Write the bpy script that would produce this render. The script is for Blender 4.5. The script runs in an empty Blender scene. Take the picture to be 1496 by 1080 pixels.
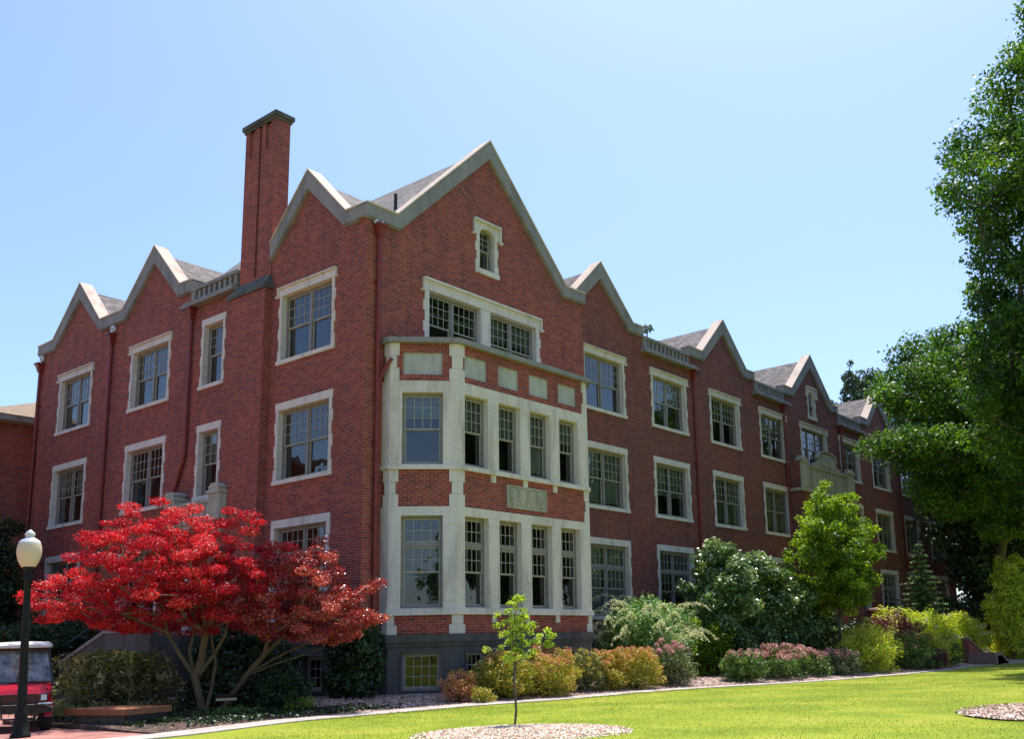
import bpy, math, random
import numpy as np
from mathutils import Vector, Matrix
from mathutils.geometry import tessellate_polygon
random.seed(7)
SC = bpy.context.scene
COL = SC.collection
R = math.radians

# ------------------------------------------------------------------ materials
def new_mat(name):
    m = bpy.data.materials.new(name); m.use_nodes = True
    nt = m.node_tree; nt.nodes.clear()
    out = nt.nodes.new('ShaderNodeOutputMaterial')
    return m, nt, out
def N(nt, t, **kw):
    n = nt.nodes.new(t)
    for k, v in kw.items():
        if k in n.inputs: n.inputs[k].default_value = v
        else: setattr(n, k, v)
    return n
def L(nt, a, b): nt.links.new(a, b)
def rgb(c): return (c[0], c[1], c[2], 1)
def ramp(nt, stops, interp='LINEAR'):
    r = nt.nodes.new('ShaderNodeValToRGB'); cr = r.color_ramp; cr.interpolation = interp
    while len(cr.elements) < len(stops): cr.elements.new(0.5)
    for e, (p, c) in zip(cr.elements, stops): e.position = p; e.color = rgb(c)
    return r
def mix(nt, a, b, fac, mode='MIX'):
    m = nt.nodes.new('ShaderNodeMix'); m.data_type = 'RGBA'; m.blend_type = mode
    for s, v in ((6, a), (7, b), (0, fac)):
        if hasattr(v, 'links') or hasattr(v, 'is_linked'): L(nt, v, m.inputs[s])
        elif isinstance(v, (int, float)): m.inputs[s].default_value = v
        else: m.inputs[s].default_value = rgb(v)
    return m.outputs[2]
def noise(nt, scale, detail=4, vec=None, rough=0.55):
    n = N(nt, 'ShaderNodeTexNoise', Scale=scale, Detail=detail, Roughness=rough)
    if vec is not None: L(nt, vec, n.inputs['Vector'])
    return n
def objvec(nt, scale=None):
    t = nt.nodes.new('ShaderNodeTexCoord')
    if scale is None: return t.outputs['Object']
    mp = nt.nodes.new('ShaderNodeMapping'); mp.inputs['Scale'].default_value = scale
    L(nt, t.outputs['Object'], mp.inputs['Vector']); return mp.outputs[0]
def bump(nt, h, strength, dist=0.02):
    b = N(nt, 'ShaderNodeBump', Strength=strength, Distance=dist); L(nt, h, b.inputs['Height']); return b.outputs[0]

def simple(name, c1, c2=None, rough=0.7, scale=6, metal=0, bstr=0.15, spec=0.5, detail=6, stretch=None):
    m, nt, out = new_mat(name)
    p = N(nt, 'ShaderNodeBsdfPrincipled', Roughness=rough, Metallic=metal)
    p.inputs['Specular IOR Level'].default_value = spec
    v = objvec(nt, stretch)
    n = noise(nt, scale, detail, v)
    if c2 is None: c2 = tuple(x * 0.75 for x in c1)
    r = ramp(nt, [(0.3, c2), (0.68, c1)]); L(nt, n.outputs[0], r.inputs[0])
    L(nt, r.outputs[0], p.inputs['Base Color'])
    n2 = noise(nt, scale * 9, 3, v); L(nt, bump(nt, n2.outputs[0], bstr), p.inputs['Normal'])
    L(nt, p.outputs[0], out.inputs[0]); return m

def brick_mat(name, dark=1.0, red=1.0, g_=1.0):
    m, nt, out = new_mat(name)
    uv = nt.nodes.new('ShaderNodeUVMap')
    uv.uv_map = 'UVMap'
    wn = noise(nt, 1.3, 2, uv.outputs[0])
    b = nt.nodes.new('ShaderNodeTexBrick'); b.offset = 0.5
    for k, v in dict(Scale=1.0).items(): b.inputs[k].default_value = v
    b.inputs['Mortar Size'].default_value = 0.0105; b.inputs['Mortar Smooth'].default_value = 0.25
    b.inputs['Brick Width'].default_value = 0.235; b.inputs['Row Height'].default_value = 0.084
    b.inputs['Color1'].default_value = (0, 0, 0, 1); b.inputs['Color2'].default_value = (1, 1, 1, 1)
    b.inputs['Mortar'].default_value = (.5, .5, .5, 1)
    L(nt, uv.outputs[0], b.inputs['Vector'])
    d = dark
    r = ramp(nt, [(0.0, (.17*d, .044*d, .042*d)), (0.12, (.24*d, .046*d, .038*d)), (0.28, (.30*d, .048*d*g_, .031*d*g_)),
                  (0.6, (.36*d*red, .065*d*g_, .040*d*g_)), (0.85, (.42*d*red, .085*d*g_, .052*d*g_)), (1.0, (.35*d, .088*d, .055*d))])
    L(nt, b.outputs['Color'], r.inputs[0])
    # finer value change inside each brick and broad weathering over the wall
    f = noise(nt, 14, 5, uv.outputs[0]); fr = ramp(nt, [(0.3, (.78,)*3), (0.7, (1.12,)*3)]); L(nt, f.outputs[0], fr.inputs[0])
    c = mix(nt, r.outputs[0], fr.outputs[0], 1.0, 'MULTIPLY')
    g = noise(nt, 0.35, 5, uv.outputs[0], 0.6); gr = ramp(nt, [(0.33, (.72, .74, .80)), (0.5, (.95, .95, .97)), (0.68, (1.12, 1.02, .98))]); L(nt, g.outputs[0], gr.inputs[0])
    c = mix(nt, c, gr.outputs[0], 1.0, 'MULTIPLY')
    mp = nt.nodes.new('ShaderNodeMapping'); mp.inputs['Scale'].default_value = (2.2, .22, 1); L(nt, uv.outputs[0], mp.inputs['Vector'])
    sn = noise(nt, 1.0, 7, mp.outputs[0], .65); sr = ramp(nt, [(.32, (.62, .63, .66)), (.5, (1, 1, 1)), (.72, (1.08, 1.03, 1.0))]); L(nt, sn.outputs[0], sr.inputs[0])
    c = mix(nt, c, sr.outputs[0], 1.0, 'MULTIPLY')
    mo = mix(nt, (.36*d, .22*d, .19*d), (.25*d, .14*d, .125*d), g.outputs[0])
    c = mix(nt, c, mo, b.outputs['Fac'])
    p = N(nt, 'ShaderNodeBsdfPrincipled', Roughness=0.85)
    p.inputs['Specular IOR Level'].default_value = 0.25
    L(nt, c, p.inputs['Base Color'])
    inv = N(nt, 'ShaderNodeMath', operation='SUBTRACT'); inv.inputs[0].default_value = 1; L(nt, b.outputs['Fac'], inv.inputs[1])
    ad = N(nt, 'ShaderNodeMath', operation='MULTIPLY_ADD'); L(nt, f.outputs[0], ad.inputs[0]); ad.inputs[1].default_value = .35; L(nt, inv.outputs[0], ad.inputs[2])
    L(nt, bump(nt, ad.outputs[0], 0.55, 0.012), p.inputs['Normal'])
    L(nt, p.outputs[0], out.inputs[0]); return m

def stone_mat(name, base, stain, amount=0.55):
    m, nt, out = new_mat(name)
    v = objvec(nt); vs = objvec(nt, (1.6, 1.6, .35))
    n = noise(nt, 1.1, 7, vs, .65); r = ramp(nt, [(0.34, stain), (amount, base), (0.85, tuple(min(1, x*1.1) for x in base))]); L(nt, n.outputs[0], r.inputs[0])
    n2 = noise(nt, 22, 6, v); r2 = ramp(nt, [(0.3, (.84,)*3), (0.7, (1.04,)*3)]); L(nt, n2.outputs[0], r2.inputs[0])
    c = mix(nt, r.outputs[0], r2.outputs[0], 1.0, 'MULTIPLY')
    n3 = noise(nt, 3.5, 8, vs, .7); r3 = ramp(nt, [(0.26, (.45, .45, .42)), (0.34, (1, 1, 1))]); L(nt, n3.outputs[0], r3.inputs[0])
    c = mix(nt, c, r3.outputs[0], .8, 'MULTIPLY')
    p = N(nt, 'ShaderNodeBsdfPrincipled', Roughness=0.85); p.inputs['Specular IOR Level'].default_value = 0.3
    L(nt, c, p.inputs['Base Color']); L(nt, bump(nt, n2.outputs[0], 0.3, 0.01), p.inputs['Normal'])
    L(nt, p.outputs[0], out.inputs[0]); return m

def shingle_mat(name):
    m, nt, out = new_mat(name)
    uv = nt.nodes.new('ShaderNodeUVMap'); uv.uv_map = 'UVMap'
    b = nt.nodes.new('ShaderNodeTexBrick'); b.offset = 0.37
    b.inputs['Scale'].default_value = 1; b.inputs['Brick Width'].default_value = .34; b.inputs['Row Height'].default_value = .2
    b.inputs['Mortar Size'].default_value = .014; b.inputs['Color1'].default_value = (0, 0, 0, 1); b.inputs['Color2'].default_value = (1, 1, 1, 1)
    b.inputs['Mortar'].default_value = (0, 0, 0, 1)
    L(nt, uv.outputs[0], b.inputs['Vector'])
    r = ramp(nt, [(0, (.09, .08, .08)), (.5, (.17, .145, .135)), (1, (.24, .20, .185))]); L(nt, b.outputs['Color'], r.inputs[0])
    c = mix(nt, r.outputs[0], (.05, .045, .045), b.outputs['Fac'])
    n = noise(nt, 40, 3, uv.outputs[0]); r2 = ramp(nt, [(.3, (.8,)*3), (.7, (1.15,)*3)]); L(nt, n.outputs[0], r2.inputs[0])
    c = mix(nt, c, r2.outputs[0], 1.0, 'MULTIPLY')
    p = N(nt, 'ShaderNodeBsdfPrincipled', Roughness=0.9); L(nt, c, p.inputs['Base Color'])
    L(nt, bump(nt, b.outputs['Fac'], -0.5, 0.02), p.inputs['Normal'])
    L(nt, p.outputs[0], out.inputs[0]); return m

def glass_mat(name, tint=(.55, .60, .58), refl=1.0):
    m, nt, out = new_mat(name)
    tr = N(nt, 'ShaderNodeBsdfTransparent', Color=rgb(tint))
    gl = N(nt, 'ShaderNodeBsdfGlossy', Roughness=0.015, Color=(1, 1, 1, 1))
    v = objvec(nt); n = noise(nt, 1.1, 2, v); nb = bump(nt, n.outputs[0], .35, .03)
    L(nt, nb, gl.inputs['Normal'])
    fr = N(nt, 'ShaderNodeFresnel', IOR=1.62); L(nt, nb, fr.inputs['Normal'])
    ma = N(nt, 'ShaderNodeMath', operation='MULTIPLY_ADD'); ma.inputs[1].default_value = 1.25*refl; ma.inputs[2].default_value = .02*refl; ma.use_clamp = True
    L(nt, fr.outputs[0], ma.inputs[0])
    mx = nt.nodes.new('ShaderNodeMixShader'); L(nt, ma.outputs[0], mx.inputs[0]); L(nt, tr.outputs[0], mx.inputs[1]); L(nt, gl.outputs[0], mx.inputs[2])
    L(nt, mx.outputs[0], out.inputs[0]); return m

def leaf_mat(name, stops, trans=0.3, rough=0.45, tcol=None, spec=0.4):
    m, nt, out = new_mat(name)
    a = nt.nodes.new('ShaderNodeAttribute'); a.attribute_name = 'rnd'
    r = ramp(nt, stops); L(nt, a.outputs['Fac'], r.inputs[0])
    p = N(nt, 'ShaderNodeBsdfPrincipled', Roughness=rough); p.inputs['Specular IOR Level'].default_value = spec
    L(nt, r.outputs[0], p.inputs['Base Color'])
    t = nt.nodes.new('ShaderNodeBsdfTranslucent')
    tc = mix(nt, r.outputs[0], tcol or (1, 1, .35), 1.0, 'MULTIPLY')
    sc = mix(nt, tc, (1.6, 1.6, 1.6), 1.0, 'MULTIPLY'); L(nt, sc, t.inputs[0])
    mx = nt.nodes.new('ShaderNodeMixShader'); mx.inputs[0].default_value = trans
    L(nt, p.outputs[0], mx.inputs[1]); L(nt, t.outputs[0], mx.inputs[2]); L(nt, mx.outputs[0], out.inputs[0]); return m

M = {}
M['brick'] = brick_mat('brick')
M['brick_dark'] = brick_mat('brick_dark_annex', .85)
M['brick_wing_shaded'] = brick_mat('brick_wing_shaded', .82, .78, 1.18)  # browner copy of the brick, darkened so the wing's shade sits in its colour
M['stone'] = stone_mat('cast_stone', (.72, .635, .58), (.52, .45, .40), .5)
M['frieze'] = stone_mat('carved_stone', (.48, .44, .36), (.30, .29, .23))
M['panel'] = stone_mat('stucco_panel', (.50, .475, .45), (.34, .33, .31))
M['coping'] = stone_mat('coping_stone', (.30, .27, .265), (.21, .19, .185), .55)
M['sunlit_cap'] = stone_mat('coping_cap_sunlit', (.62, .49, .40), (.46, .35, .28), .5)  # lighter, warmer than the coping: sunlight on the tops put into the colour
M['cement'] = stone_mat('plinth_concrete', (.125, .115, .11), (.065, .06, .056), .6)
M['cap'] = stone_mat('chimney_cap', (.13, .125, .11), (.07, .07, .06), .6)
M['shingle'] = shingle_mat('roof_shingles')
M['frame'] = simple('window_frame_paint', (.27, .235, .225), (.21, .18, .175), .5, 5)
M['muntin'] = simple('sash_paint', (.36, .33, .28), (.28, .25, .21), .5, 5)
M['glass'] = glass_mat('window_glass'); M['glass_dim'] = glass_mat('cellar_window_glass', (.4, .42, .4), .5)
M['room'] = simple('room_interior', (.10, .09, .08), (.045, .04, .04), .9, 1.5)
M['blind'] = simple('window_blind', (.50, .52, .47), (.38, .41, .37), .9, 3, stretch=(1, 1, 22))
M['pipe'] = simple('downspout_paint', (.23, .022, .014), (.14, .016, .012), .45, 4)
M['white'] = simple('white_paint', (.75, .75, .76), (.6, .6, .62), .4, 4)
M['black'] = simple('black_plastic', (.018, .018, .02), (.01, .01, .012), .5, 8)
M['hole'] = simple('dark_opening', (.02, .02, .02), None, .9)
M['shake'] = simple('cedar_shakes', (.36, .27, .19), (.17, .12, .08), .9, 7, stretch=(1, 4, 1), bstr=.6)
M['bark'] = simple('bark', (.13, .10, .07), (.06, .045, .032), .9, 9, stretch=(1, 1, .3), bstr=.6)
M['maplebark'] = simple('maple_bark', (.17, .115, .05), (.08, .05, .03), .8, 6, stretch=(1, 1, .3), bstr=.4)
M['postgreen'] = simple('lamp_post_paint', (.008, .011, .010), (.005, .007, .0065), .6, 6, spec=.25)
M['rail'] = simple('handrail_paint', (.045, .07, .15), (.03, .05, .10), .4, 6)
M['red'] = simple('red_paint', (.42, .006, .022), (.32, .005, .018), .18, 2, bstr=.02)
M['chrome'] = simple('bright_metal', (.6, .6, .62), (.4, .4, .42), .22, 6, metal=.9, bstr=.05)
M['tyre'] = simple('tyre_rubber', (.02, .02, .02), (.012, .012, .012), .9, 20, bstr=.8)
M['cartroof'] = simple('cart_roof', (.62, .60, .60), (.45, .43, .43), .5, 6)
M['wood'] = simple('bench_timber', (.34, .135, .05), (.20, .075, .03), .6, 5, stretch=(.3, 3, 3))
M['block'] = simple('concrete_block', (.17, .14, .12), (.10, .085, .08), .9, 4)
M['tan'] = simple('tan_board', (.50, .40, .22), (.38, .29, .15), .7, 5)
M['terracotta'] = simple('sill_cap_stone', (.28, .16, .13), (.20, .12, .10), .8, 6)

# ------------------------------------------------------------------ mesh building
class MB:
    def __init__(self): self.v = []; self.f = []; self.uv = []; self.sm = False
    def quad(self, pts, uvs=None):
        i = len(self.v); self.v += [tuple(p) for p in pts]; self.f.append(tuple(range(i, i+len(pts))))
        if uvs is None:
            a, b, c = Vector(pts[0]), Vector(pts[1]), Vector(pts[2])
            n = (b-a).cross(c-a)
            if n.length < 1e-12: n = Vector((0, 0, 1))
            n.normalize()
            if abs(n.z) > .98: t, w = Vector((1, 0, 0)), Vector((0, 1, 0))
            else:
                t = Vector((0, 0, 1)).cross(n).normalized(); w = n.cross(t)
            uvs = [(Vector(p).dot(t), Vector(p).dot(w)) for p in pts]
        self.uv += [tuple(u) for u in uvs]
        return self
    def box(self, x0, x1, y0, y1, z0, z1):
        if x0 > x1: x0, x1 = x1, x0
        if y0 > y1: y0, y1 = y1, y0
        if z0 > z1: z0, z1 = z1, z0
        p = [(x0,y0,z0),(x1,y0,z0),(x1,y1,z0),(x0,y1,z0),(x0,y0,z1),(x1,y0,z1),(x1,y1,z1),(x0,y1,z1)]
        for a in ((0,1,5,4),(1,2,6,5),(2,3,7,6),(3,0,4,7),(4,5,6,7),(3,2,1,0)): self.quad([p[k] for k in a])
        return self
    def hexa(self, p):   # 8 points, bottom 4 then top 4
        for a in ((0,1,5,4),(1,2,6,5),(2,3,7,6),(3,0,4,7),(4,5,6,7),(3,2,1,0)): self.quad([p[k] for k in a])
        return self
    def flat(self, outline, holes=(), y=0.0, flip=False):   # polygon in (x,z), facing -y
        polys = [[Vector((a, b, 0)) for a, b in outline]] + [[Vector((a, b, 0)) for a, b in h] for h in holes]
        allp = [q for pl in polys for q in pl]
        for t in tessellate_polygon(polys):
            q = [allp[k] for k in t]
            if (q[1]-q[0]).cross(q[2]-q[0]).z < 0: q = [q[0], q[2], q[1]]
            if flip: q = q[::-1]
            self.quad([(s.x, y, s.y) for s in q], [(s.x, s.y) for s in q])
        return self
    def extr(self, outline, y0, y1):     # closed solid from (x,z) outline (counter-clockwise) between y0 (front) and y1
        self.flat(outline, (), y0); self.flat(outline, (), y1, True)
        n = len(outline)
        ar = sum(outline[i][0]*outline[(i+1) % n][1]-outline[(i+1) % n][0]*outline[i][1] for i in range(n))
        for i in range(n):
            a, b = outline[i], outline[(i+1) % n]
            if ar < 0: a, b = b, a
            self.quad([(a[0], y0, a[1]), (a[0], y1, a[1]), (b[0], y1, b[1]), (b[0], y0, b[1])][::-1])
        return self
    def hextr(self, outline, z0, z1):    # solid from an (x,y) outline, counter-clockwise
        n = len(outline)
        for z, rev in ((z1, False), (z0, True)):
            for t in tessellate_polygon([[Vector((a, b, 0)) for a, b in outline]]):
                q = [Vector((outline[k][0], outline[k][1], 0)) for k in t]
                if (q[1]-q[0]).cross(q[2]-q[0]).z < 0: q = [q[0], q[2], q[1]]
                if rev: q = q[::-1]
                self.quad([(s.x, s.y, z) for s in q])
        for i in range(n):
            a, b = outline[i], outline[(i+1) % n]
            self.quad([(a[0], a[1], z0), (b[0], b[1], z0), (b[0], b[1], z1), (a[0], a[1], z1)])
        return self
    def tube(self, pts, rad, n=8, cap=True):
        pts = [Vector(p) for p in pts]
        if not hasattr(rad, '__len__'): rad = [rad]*len(pts)
        rings = []; u = None
        for i, p in enumerate(pts):
            d = (pts[min(i+1, len(pts)-1)]-pts[max(i-1, 0)])
            if d.length < 1e-9: d = Vector((0, 0, 1))
            d.normalize()
            if u is None:
                u = d.cross(Vector((0, 1, 0.1)))
                if u.length < .1: u = d.cross(Vector((1, 0, 0)))
            u = (u - d*u.dot(d)).normalized(); w = d.cross(u)
            rings.append([p+(u*math.cos(2*math.pi*k/n)+w*math.sin(2*math.pi*k/n))*rad[i] for k in range(n)])
        base = len(self.v)
        for r_ in rings: self.v += [tuple(q) for q in r_]
        for i in range(len(rings)-1):
            for k in range(n):
                a = base+i*n+k; b = base+i*n+(k+1) % n
                self.f.append((a, b, b+n, a+n)); self.uv += [(k/n, i), ((k+1)/n, i), ((k+1)/n, i+1), (k/n, i+1)]
        if cap:
            self.f.append(tuple(base+k for k in range(n))[::-1]); self.uv += [(0, 0)]*n
            e = base+(len(rings)-1)*n; self.f.append(tuple(e+k for k in range(n))); self.uv += [(0, 0)]*n
        return self
    def lathe(self, prof, c=(0, 0, 0), n=24):    # prof: (r,z)
        base = len(self.v)
        for r_, z in prof:
            for k in range(n):
                a = 2*math.pi*k/n; self.v.append((c[0]+r_*math.cos(a), c[1]+r_*math.sin(a), c[2]+z))
        for i in range(len(prof)-1):
            for k in range(n):
                a = base+i*n+k; b = base+i*n+(k+1) % n
                self.f.append((a, b, b+n, a+n)); self.uv += [(k/n, i), ((k+1)/n, i), ((k+1)/n, i+1), (k/n, i+1)]
        return self
    def xform(self, mat):
        self.v = [tuple(mat @ Vector(p)) for p in self.v]; return self
    def add(self, o):
        b = len(self.v); self.v += o.v; self.f += [tuple(i+b for i in f) for f in o.f]; self.uv += o.uv; return self
    def mesh(self, name, mat, smooth=False, bevel=0):
        me = bpy.data.meshes.new(name); me.from_pydata(self.v, [], self.f)
        ul = me.uv_layers.new(name='UVMap')
        ul.data.foreach_set('uv', np.array(self.uv, dtype=np.float32).ravel())
        me.materials.append(M[mat] if isinstance(mat, str) else mat)
        if smooth: me.polygons.foreach_set('use_smooth', [True]*len(me.polygons))
        me.update(); return me
    def build(self, name, mat, parent=None, smooth=False):
        o = bpy.data.objects.new(name, self.mesh(name, mat, smooth)); COL.objects.link(o)
        if parent is not None: o.parent = parent
        if smooth:
            try: o.modifiers  # shade by angle
            except Exception: pass
        return o

def tag(o, label=None, cat=None, group=None, kind=None):
    if label: o['label'] = label
    if cat: o['category'] = cat
    if group: o['group'] = group
    if kind: o['kind'] = kind
    return o
def empty(name, loc=(0, 0, 0), rz=0, label=None, cat=None, group=None, parent=None):
    o = bpy.data.objects.new(name, None); COL.objects.link(o); o.location = loc; o.rotation_euler = (0, 0, rz)
    o.empty_display_size = .3
    if parent: o.parent = parent
    tag(o, label, cat, group); return o
def inst(name, me, parent, loc=None, rz=0, mat4=None):
    o = bpy.data.objects.new(name, me); COL.objects.link(o)
    if parent is not None: o.parent = parent
    if mat4 is not None: o.matrix_local = mat4
    elif loc is not None: o.location = loc; o.rotation_euler = (0, 0, rz)
    return o
# ------------------------------------------------------------------ the brick hall
B = empty('brick_building', (0, 0, 0), 0, 'long red brick hall with pale stone window surrounds, steep gables and a tall chimney', 'building')
FR = Matrix.Identity(4)                                             # front of the gabled block, plane y = 0
YW = 0.68
FW = Matrix.Translation((0, YW, 0))                                 # long wing, set back
FL = Matrix.Translation((0, 22.8, 0)) @ Matrix.Rotation(-math.pi/2, 4, 'Z')   # side wall, plane x = 0, u = 22.8 - y
TH = math.atan2(-1.45, 1.5); CH = math.hypot(1.45, 1.5)
FC = Matrix.Translation((.75, -.35, 0)) @ Matrix.Rotation(TH, 4, 'Z')         # left splay of the bay
FC2 = Matrix.Translation((8.82, -1.8, 0)) @ Matrix.Rotation(-TH, 4, 'Z')      # right splay
FB = Matrix.Translation((0, -1.8, 0))                               # front of the bay

def ring(mb, x0, x1, z0, z1, t, y0, y1):     # rectangular frame of thickness t
    mb.box(x0, x1, y0, y1, z0, z0+t); mb.box(x0, x1, y0, y1, z1-t, z1)
    mb.box(x0, x0+t, y0, y1, z0+t, z1-t); mb.box(x1-t, x1, y0, y1, z0+t, z1-t)
def grid(mb, x0, x1, z0, z1, c, r, y0, y1, t=.024):
    for i in range(1, c):
        x = x0+(x1-x0)*i/c; mb.box(x-t/2, x+t/2, y0, y1, z0, z1)
    for i in range(1, r):
        z = z0+(z1-z0)*i/r
        for k in range(c):
            a = x0+(x1-x0)*k/c+t/2; b = x0+(x1-x0)*(k+1)/c-t/2; mb.box(a, b, y0+.001, y1-.001, z-t/2, z+t/2)
CACHE = {}
def win_meshes(n, w, h, cols, style, sur, blind, opn=0.0):
    key = (n, w, h, cols, style, sur, blind, opn)
    if key in CACHE: return CACHE[key]
    fr, sa, gl = MB(), MB(), MB()
    ring(fr, 0, w, 0, h, .065, .17, .29)
    mul = .12; inner = w-.13; lw = (inner-mul*(n-1))/n; xs = []
    for i in range(n):
        a = .065+i*(lw+mul); xs.append((a, a+lw))
        if i: fr.box(a-mul, a, .165, .285, .065, h-.065)
    zb, zt = .065, h-.065
    if style == 'transom':
        tz = h*.665
        for a, b in xs: fr.box(a, b, .16, .284, tz, tz+.12)
        for a, b in xs:
            ring(sa, a+.004, b-.004, tz+.124, zt-.004, .05, .20, .24); grid(sa, a+.05, b-.05, tz+.17, zt-.05, cols, 2, .205, .235)
            gl.quad([(a+.03, .222, tz+.15), (b-.03, .222, tz+.15), (b-.03, .222, zt-.03), (a+.03, .222, zt-.03)])
        zt = tz
    zm = zb+(zt-zb)*(.56 if style == 'transom' else .49)
    rows = 2 if style == 'transom' else 3
    if style == 'grid': zm = zb
    for i, (a, b) in enumerate(xs):
        ring(sa, a+.004, b-.004, zm, zt-.004, .05, .20, .235)
        grid(sa, a+.05, b-.05, zm+.05, zt-.05, cols, rows, .205, .23)
        gl.quad([(a+.03, .218, zm+.03), (b-.03, .218, zm+.03), (b-.03, .218, zt-.03), (a+.03, .218, zt-.03)])
        if style != 'grid':
            up = opn*(zm-zb)
            ring(sa, a+.004, b-.004, zb+.004+up, zm+.045+up, .055, .242, .28)
            gl.quad([(a+.03, .262, zb+.03+up), (b-.03, .262, zb+.03+up), (b-.03, .262, zm+.03+up), (a+.03, .262, zm+.03+up)])
    rm = MB(); d = 1.5; x0, x1, z0, z1 = -.03, w+.03, -.03, h+.03
    rm.quad([(x0, d, z0), (x1, d, z0), (x1, d, z1), (x0, d, z1)]); rm.quad([(x0, .3, z0), (x0, d, z0), (x0, d, z1), (x0, .3, z1)])
    rm.quad([(x1, .3, z0), (x1, d, z0), (x1, d, z1), (x1, .3, z1)][::-1]); rm.quad([(x0, .3, z1), (x1, .3, z1), (x1, d, z1), (x0, d, z1)]); rm.quad([(x0, .3, z0), (x1, .3, z0), (x1, d, z0), (x0, d, z0)][::-1])
    out = dict(frame=fr.mesh('window_frame', 'frame'), sash=sa.mesh('sash', 'muntin'), pane=gl.mesh('pane', 'glass_dim' if style == 'grid' else 'glass'), room=rm.mesh('room_recess', 'room'))
    s = MB()
    if sur:
        p = .03
        z = 0; k = 0; hh = .385; nb = max(2, round(h/hh)); hh = h/nb
        for k in range(nb):
            wd = .125 if k % 2 else .185
            for sx in (0, 1):
                xa, xb = (-wd, 0) if sx == 0 else (w, w+wd)
                s.box(xa, xb, -p-.003*(k % 2), .30, k*hh+.004, (k+1)*hh-.004)
        s.box(-.17, w+.17, -p-.006, .31, h, h+.26)
        s.box(-.195, w+.195, -.075, .31, -.14, 0)
        if sur == 'hood':
            s.box(-.23, w+.23, -.11, .0, h+.26, h+.31); s.box(-.27, w+.27, -.09, .0, h+.2, h+.27) if False else None
            for xa, xb in ((-.225, -.171), (w+.171, w+.225)):
                s.box(xa, xb, -.09, 0, h+.02, h+.259)
                s.box(xa-(.07 if xa < 0 else 0), xb+(.07 if xa > 0 else 0), -.11, 0, h-.04, h+.02)
    else:
        for xa, xb in ((-.04, 0), (w, w+.04)): s.box(xa, xb, -.0285, .30, 0, h)
        s.box(-.04, w+.04, -.0285, .30, h, h+.04); s.box(-.04, w+.04, -.0285, .30, -.04, 0)
    out['surround'] = s.mesh('stone_surround', 'cement' if style == 'grid' or sur is False and style == 'cellar' else 'stone')
    if blind:
        bl = MB()
        for a, b in xs: bl.box(a-.02, b+.02, .34, .35, h-.07-blind*(h-.13), h-.05)
        out['blind'] = bl.mesh('window_blind', 'blind')
    CACHE[key] = out; return out
WN = 0
def window(F, u, z, w, h, n=2, cols=4, style='sash', sur=True, blind=0, opn=0.0, gname='windows of the brick hall'):
    ms = win_meshes(n, w, h, cols, style, sur, blind, opn)
    o = inst('window', ms['frame'], B, mat4=F @ Matrix.Translation((u, 0, z)))
    for k, nm in (('sash', 'sash'), ('pane', 'pane'), ('surround', 'stone_surround'), ('room', 'room_recess'), ('blind', 'window_blind')):
        if k in ms: inst(nm, ms[k], o)
    return o

def hole(u, z, w, h, e=.09): return [(u-e, z-e), (u+w+e, z-e), (u+w+e, z+h+e), (u-e, z+h+e)]

ROWS = {3: (11.20, 2.31), 2: (7.08, 2.38), 1: (2.62, 2.88)}
WO = 2.7
def recess(mb, x0, x1, z0, z1, y, d, back=True):
    mb.quad([(x0, y, z0), (x0, y+d, z0), (x0, y+d, z1), (x0, y, z1)]); mb.quad([(x1, y, z0), (x1, y, z1), (x1, y+d, z1), (x1, y+d, z0)])
    mb.quad([(x0, y, z1), (x0, y+d, z1), (x1, y+d, z1), (x1, y, z1)]); mb.quad([(x0, y, z0), (x1, y, z0), (x1, y+d, z0), (x0, y+d, z0)])
    if back: mb.quad([(x0, y+d, z0), (x1, y+d, z0), (x1, y+d, z1), (x0, y+d, z1)])

# copings: outer line / inner line pairs
def coping(F, outer, inner, y0=-.13, y1=.36):
    mb = MB(); cp = MB(); n = len(outer)
    for i in range(n-1):       # one mitred block per slope, butted at the kinks
        a, b, c, d = outer[i], outer[i+1], inner[i+1], inner[i]
        P = [(d[0], y0, d[1]), (c[0], y0, c[1]), (c[0], y1, c[1]), (d[0], y1, d[1]), (a[0], y0, a[1]), (b[0], y0, b[1]), (b[0], y1, b[1]), (a[0], y1, a[1])]
        q = [P[0], P[1], P[5], P[4]]; mb.quad(q); mb.quad([P[3], P[7], P[6], P[2]]); mb.quad([P[4], P[5], P[6], P[7]]); mb.quad([P[0], P[3], P[2], P[1]])
        if i == 0: mb.quad([P[0], P[4], P[7], P[3]])
        if i == n-2: mb.quad([P[1], P[2], P[6], P[5]])
        # thin drip edge along the top, its pale colour standing for sunlight
        e = .035; t = .03
        A = (a[0], a[1]); Bp = (b[0], b[1])
        Q = [(A[0], y0-e, A[1]-t), (Bp[0], y0-e, Bp[1]-t), (Bp[0], y1+e, Bp[1]-t), (A[0], y1+e, A[1]-t), (A[0], y0-e, A[1]+t), (Bp[0], y0-e, Bp[1]+t), (Bp[0], y1+e, Bp[1]+t), (A[0], y1+e, A[1]+t)]
        cp.hexa(Q)
        Q = [(d[0], y0+.05, d[1]-.055), (c[0], y0+.05, c[1]-.055), (c[0], .0, c[1]-.055), (d[0], .0, d[1]-.055), (d[0], y0+.05, d[1]), (c[0], y0+.05, c[1]), (c[0], .0, c[1]), (d[0], .0, d[1])]
        mb.hexa(Q)
    mb.xform(F); cp.xform(F); o = mb.build('gable_coping', 'coping', B); cp.build('coping_cap', 'sunlit_cap', o); return o
cop = {}
cop['main'] = ([(-.13, 15.57), (1.14, 15.57), (5.57, 20.03), (9.93, 15.54), (11.16, 15.57)], [(-.13, 15.13), (1.31, 15.12), (5.57, 19.33), (9.80, 15.12), (11.16, 15.15)])
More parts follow.
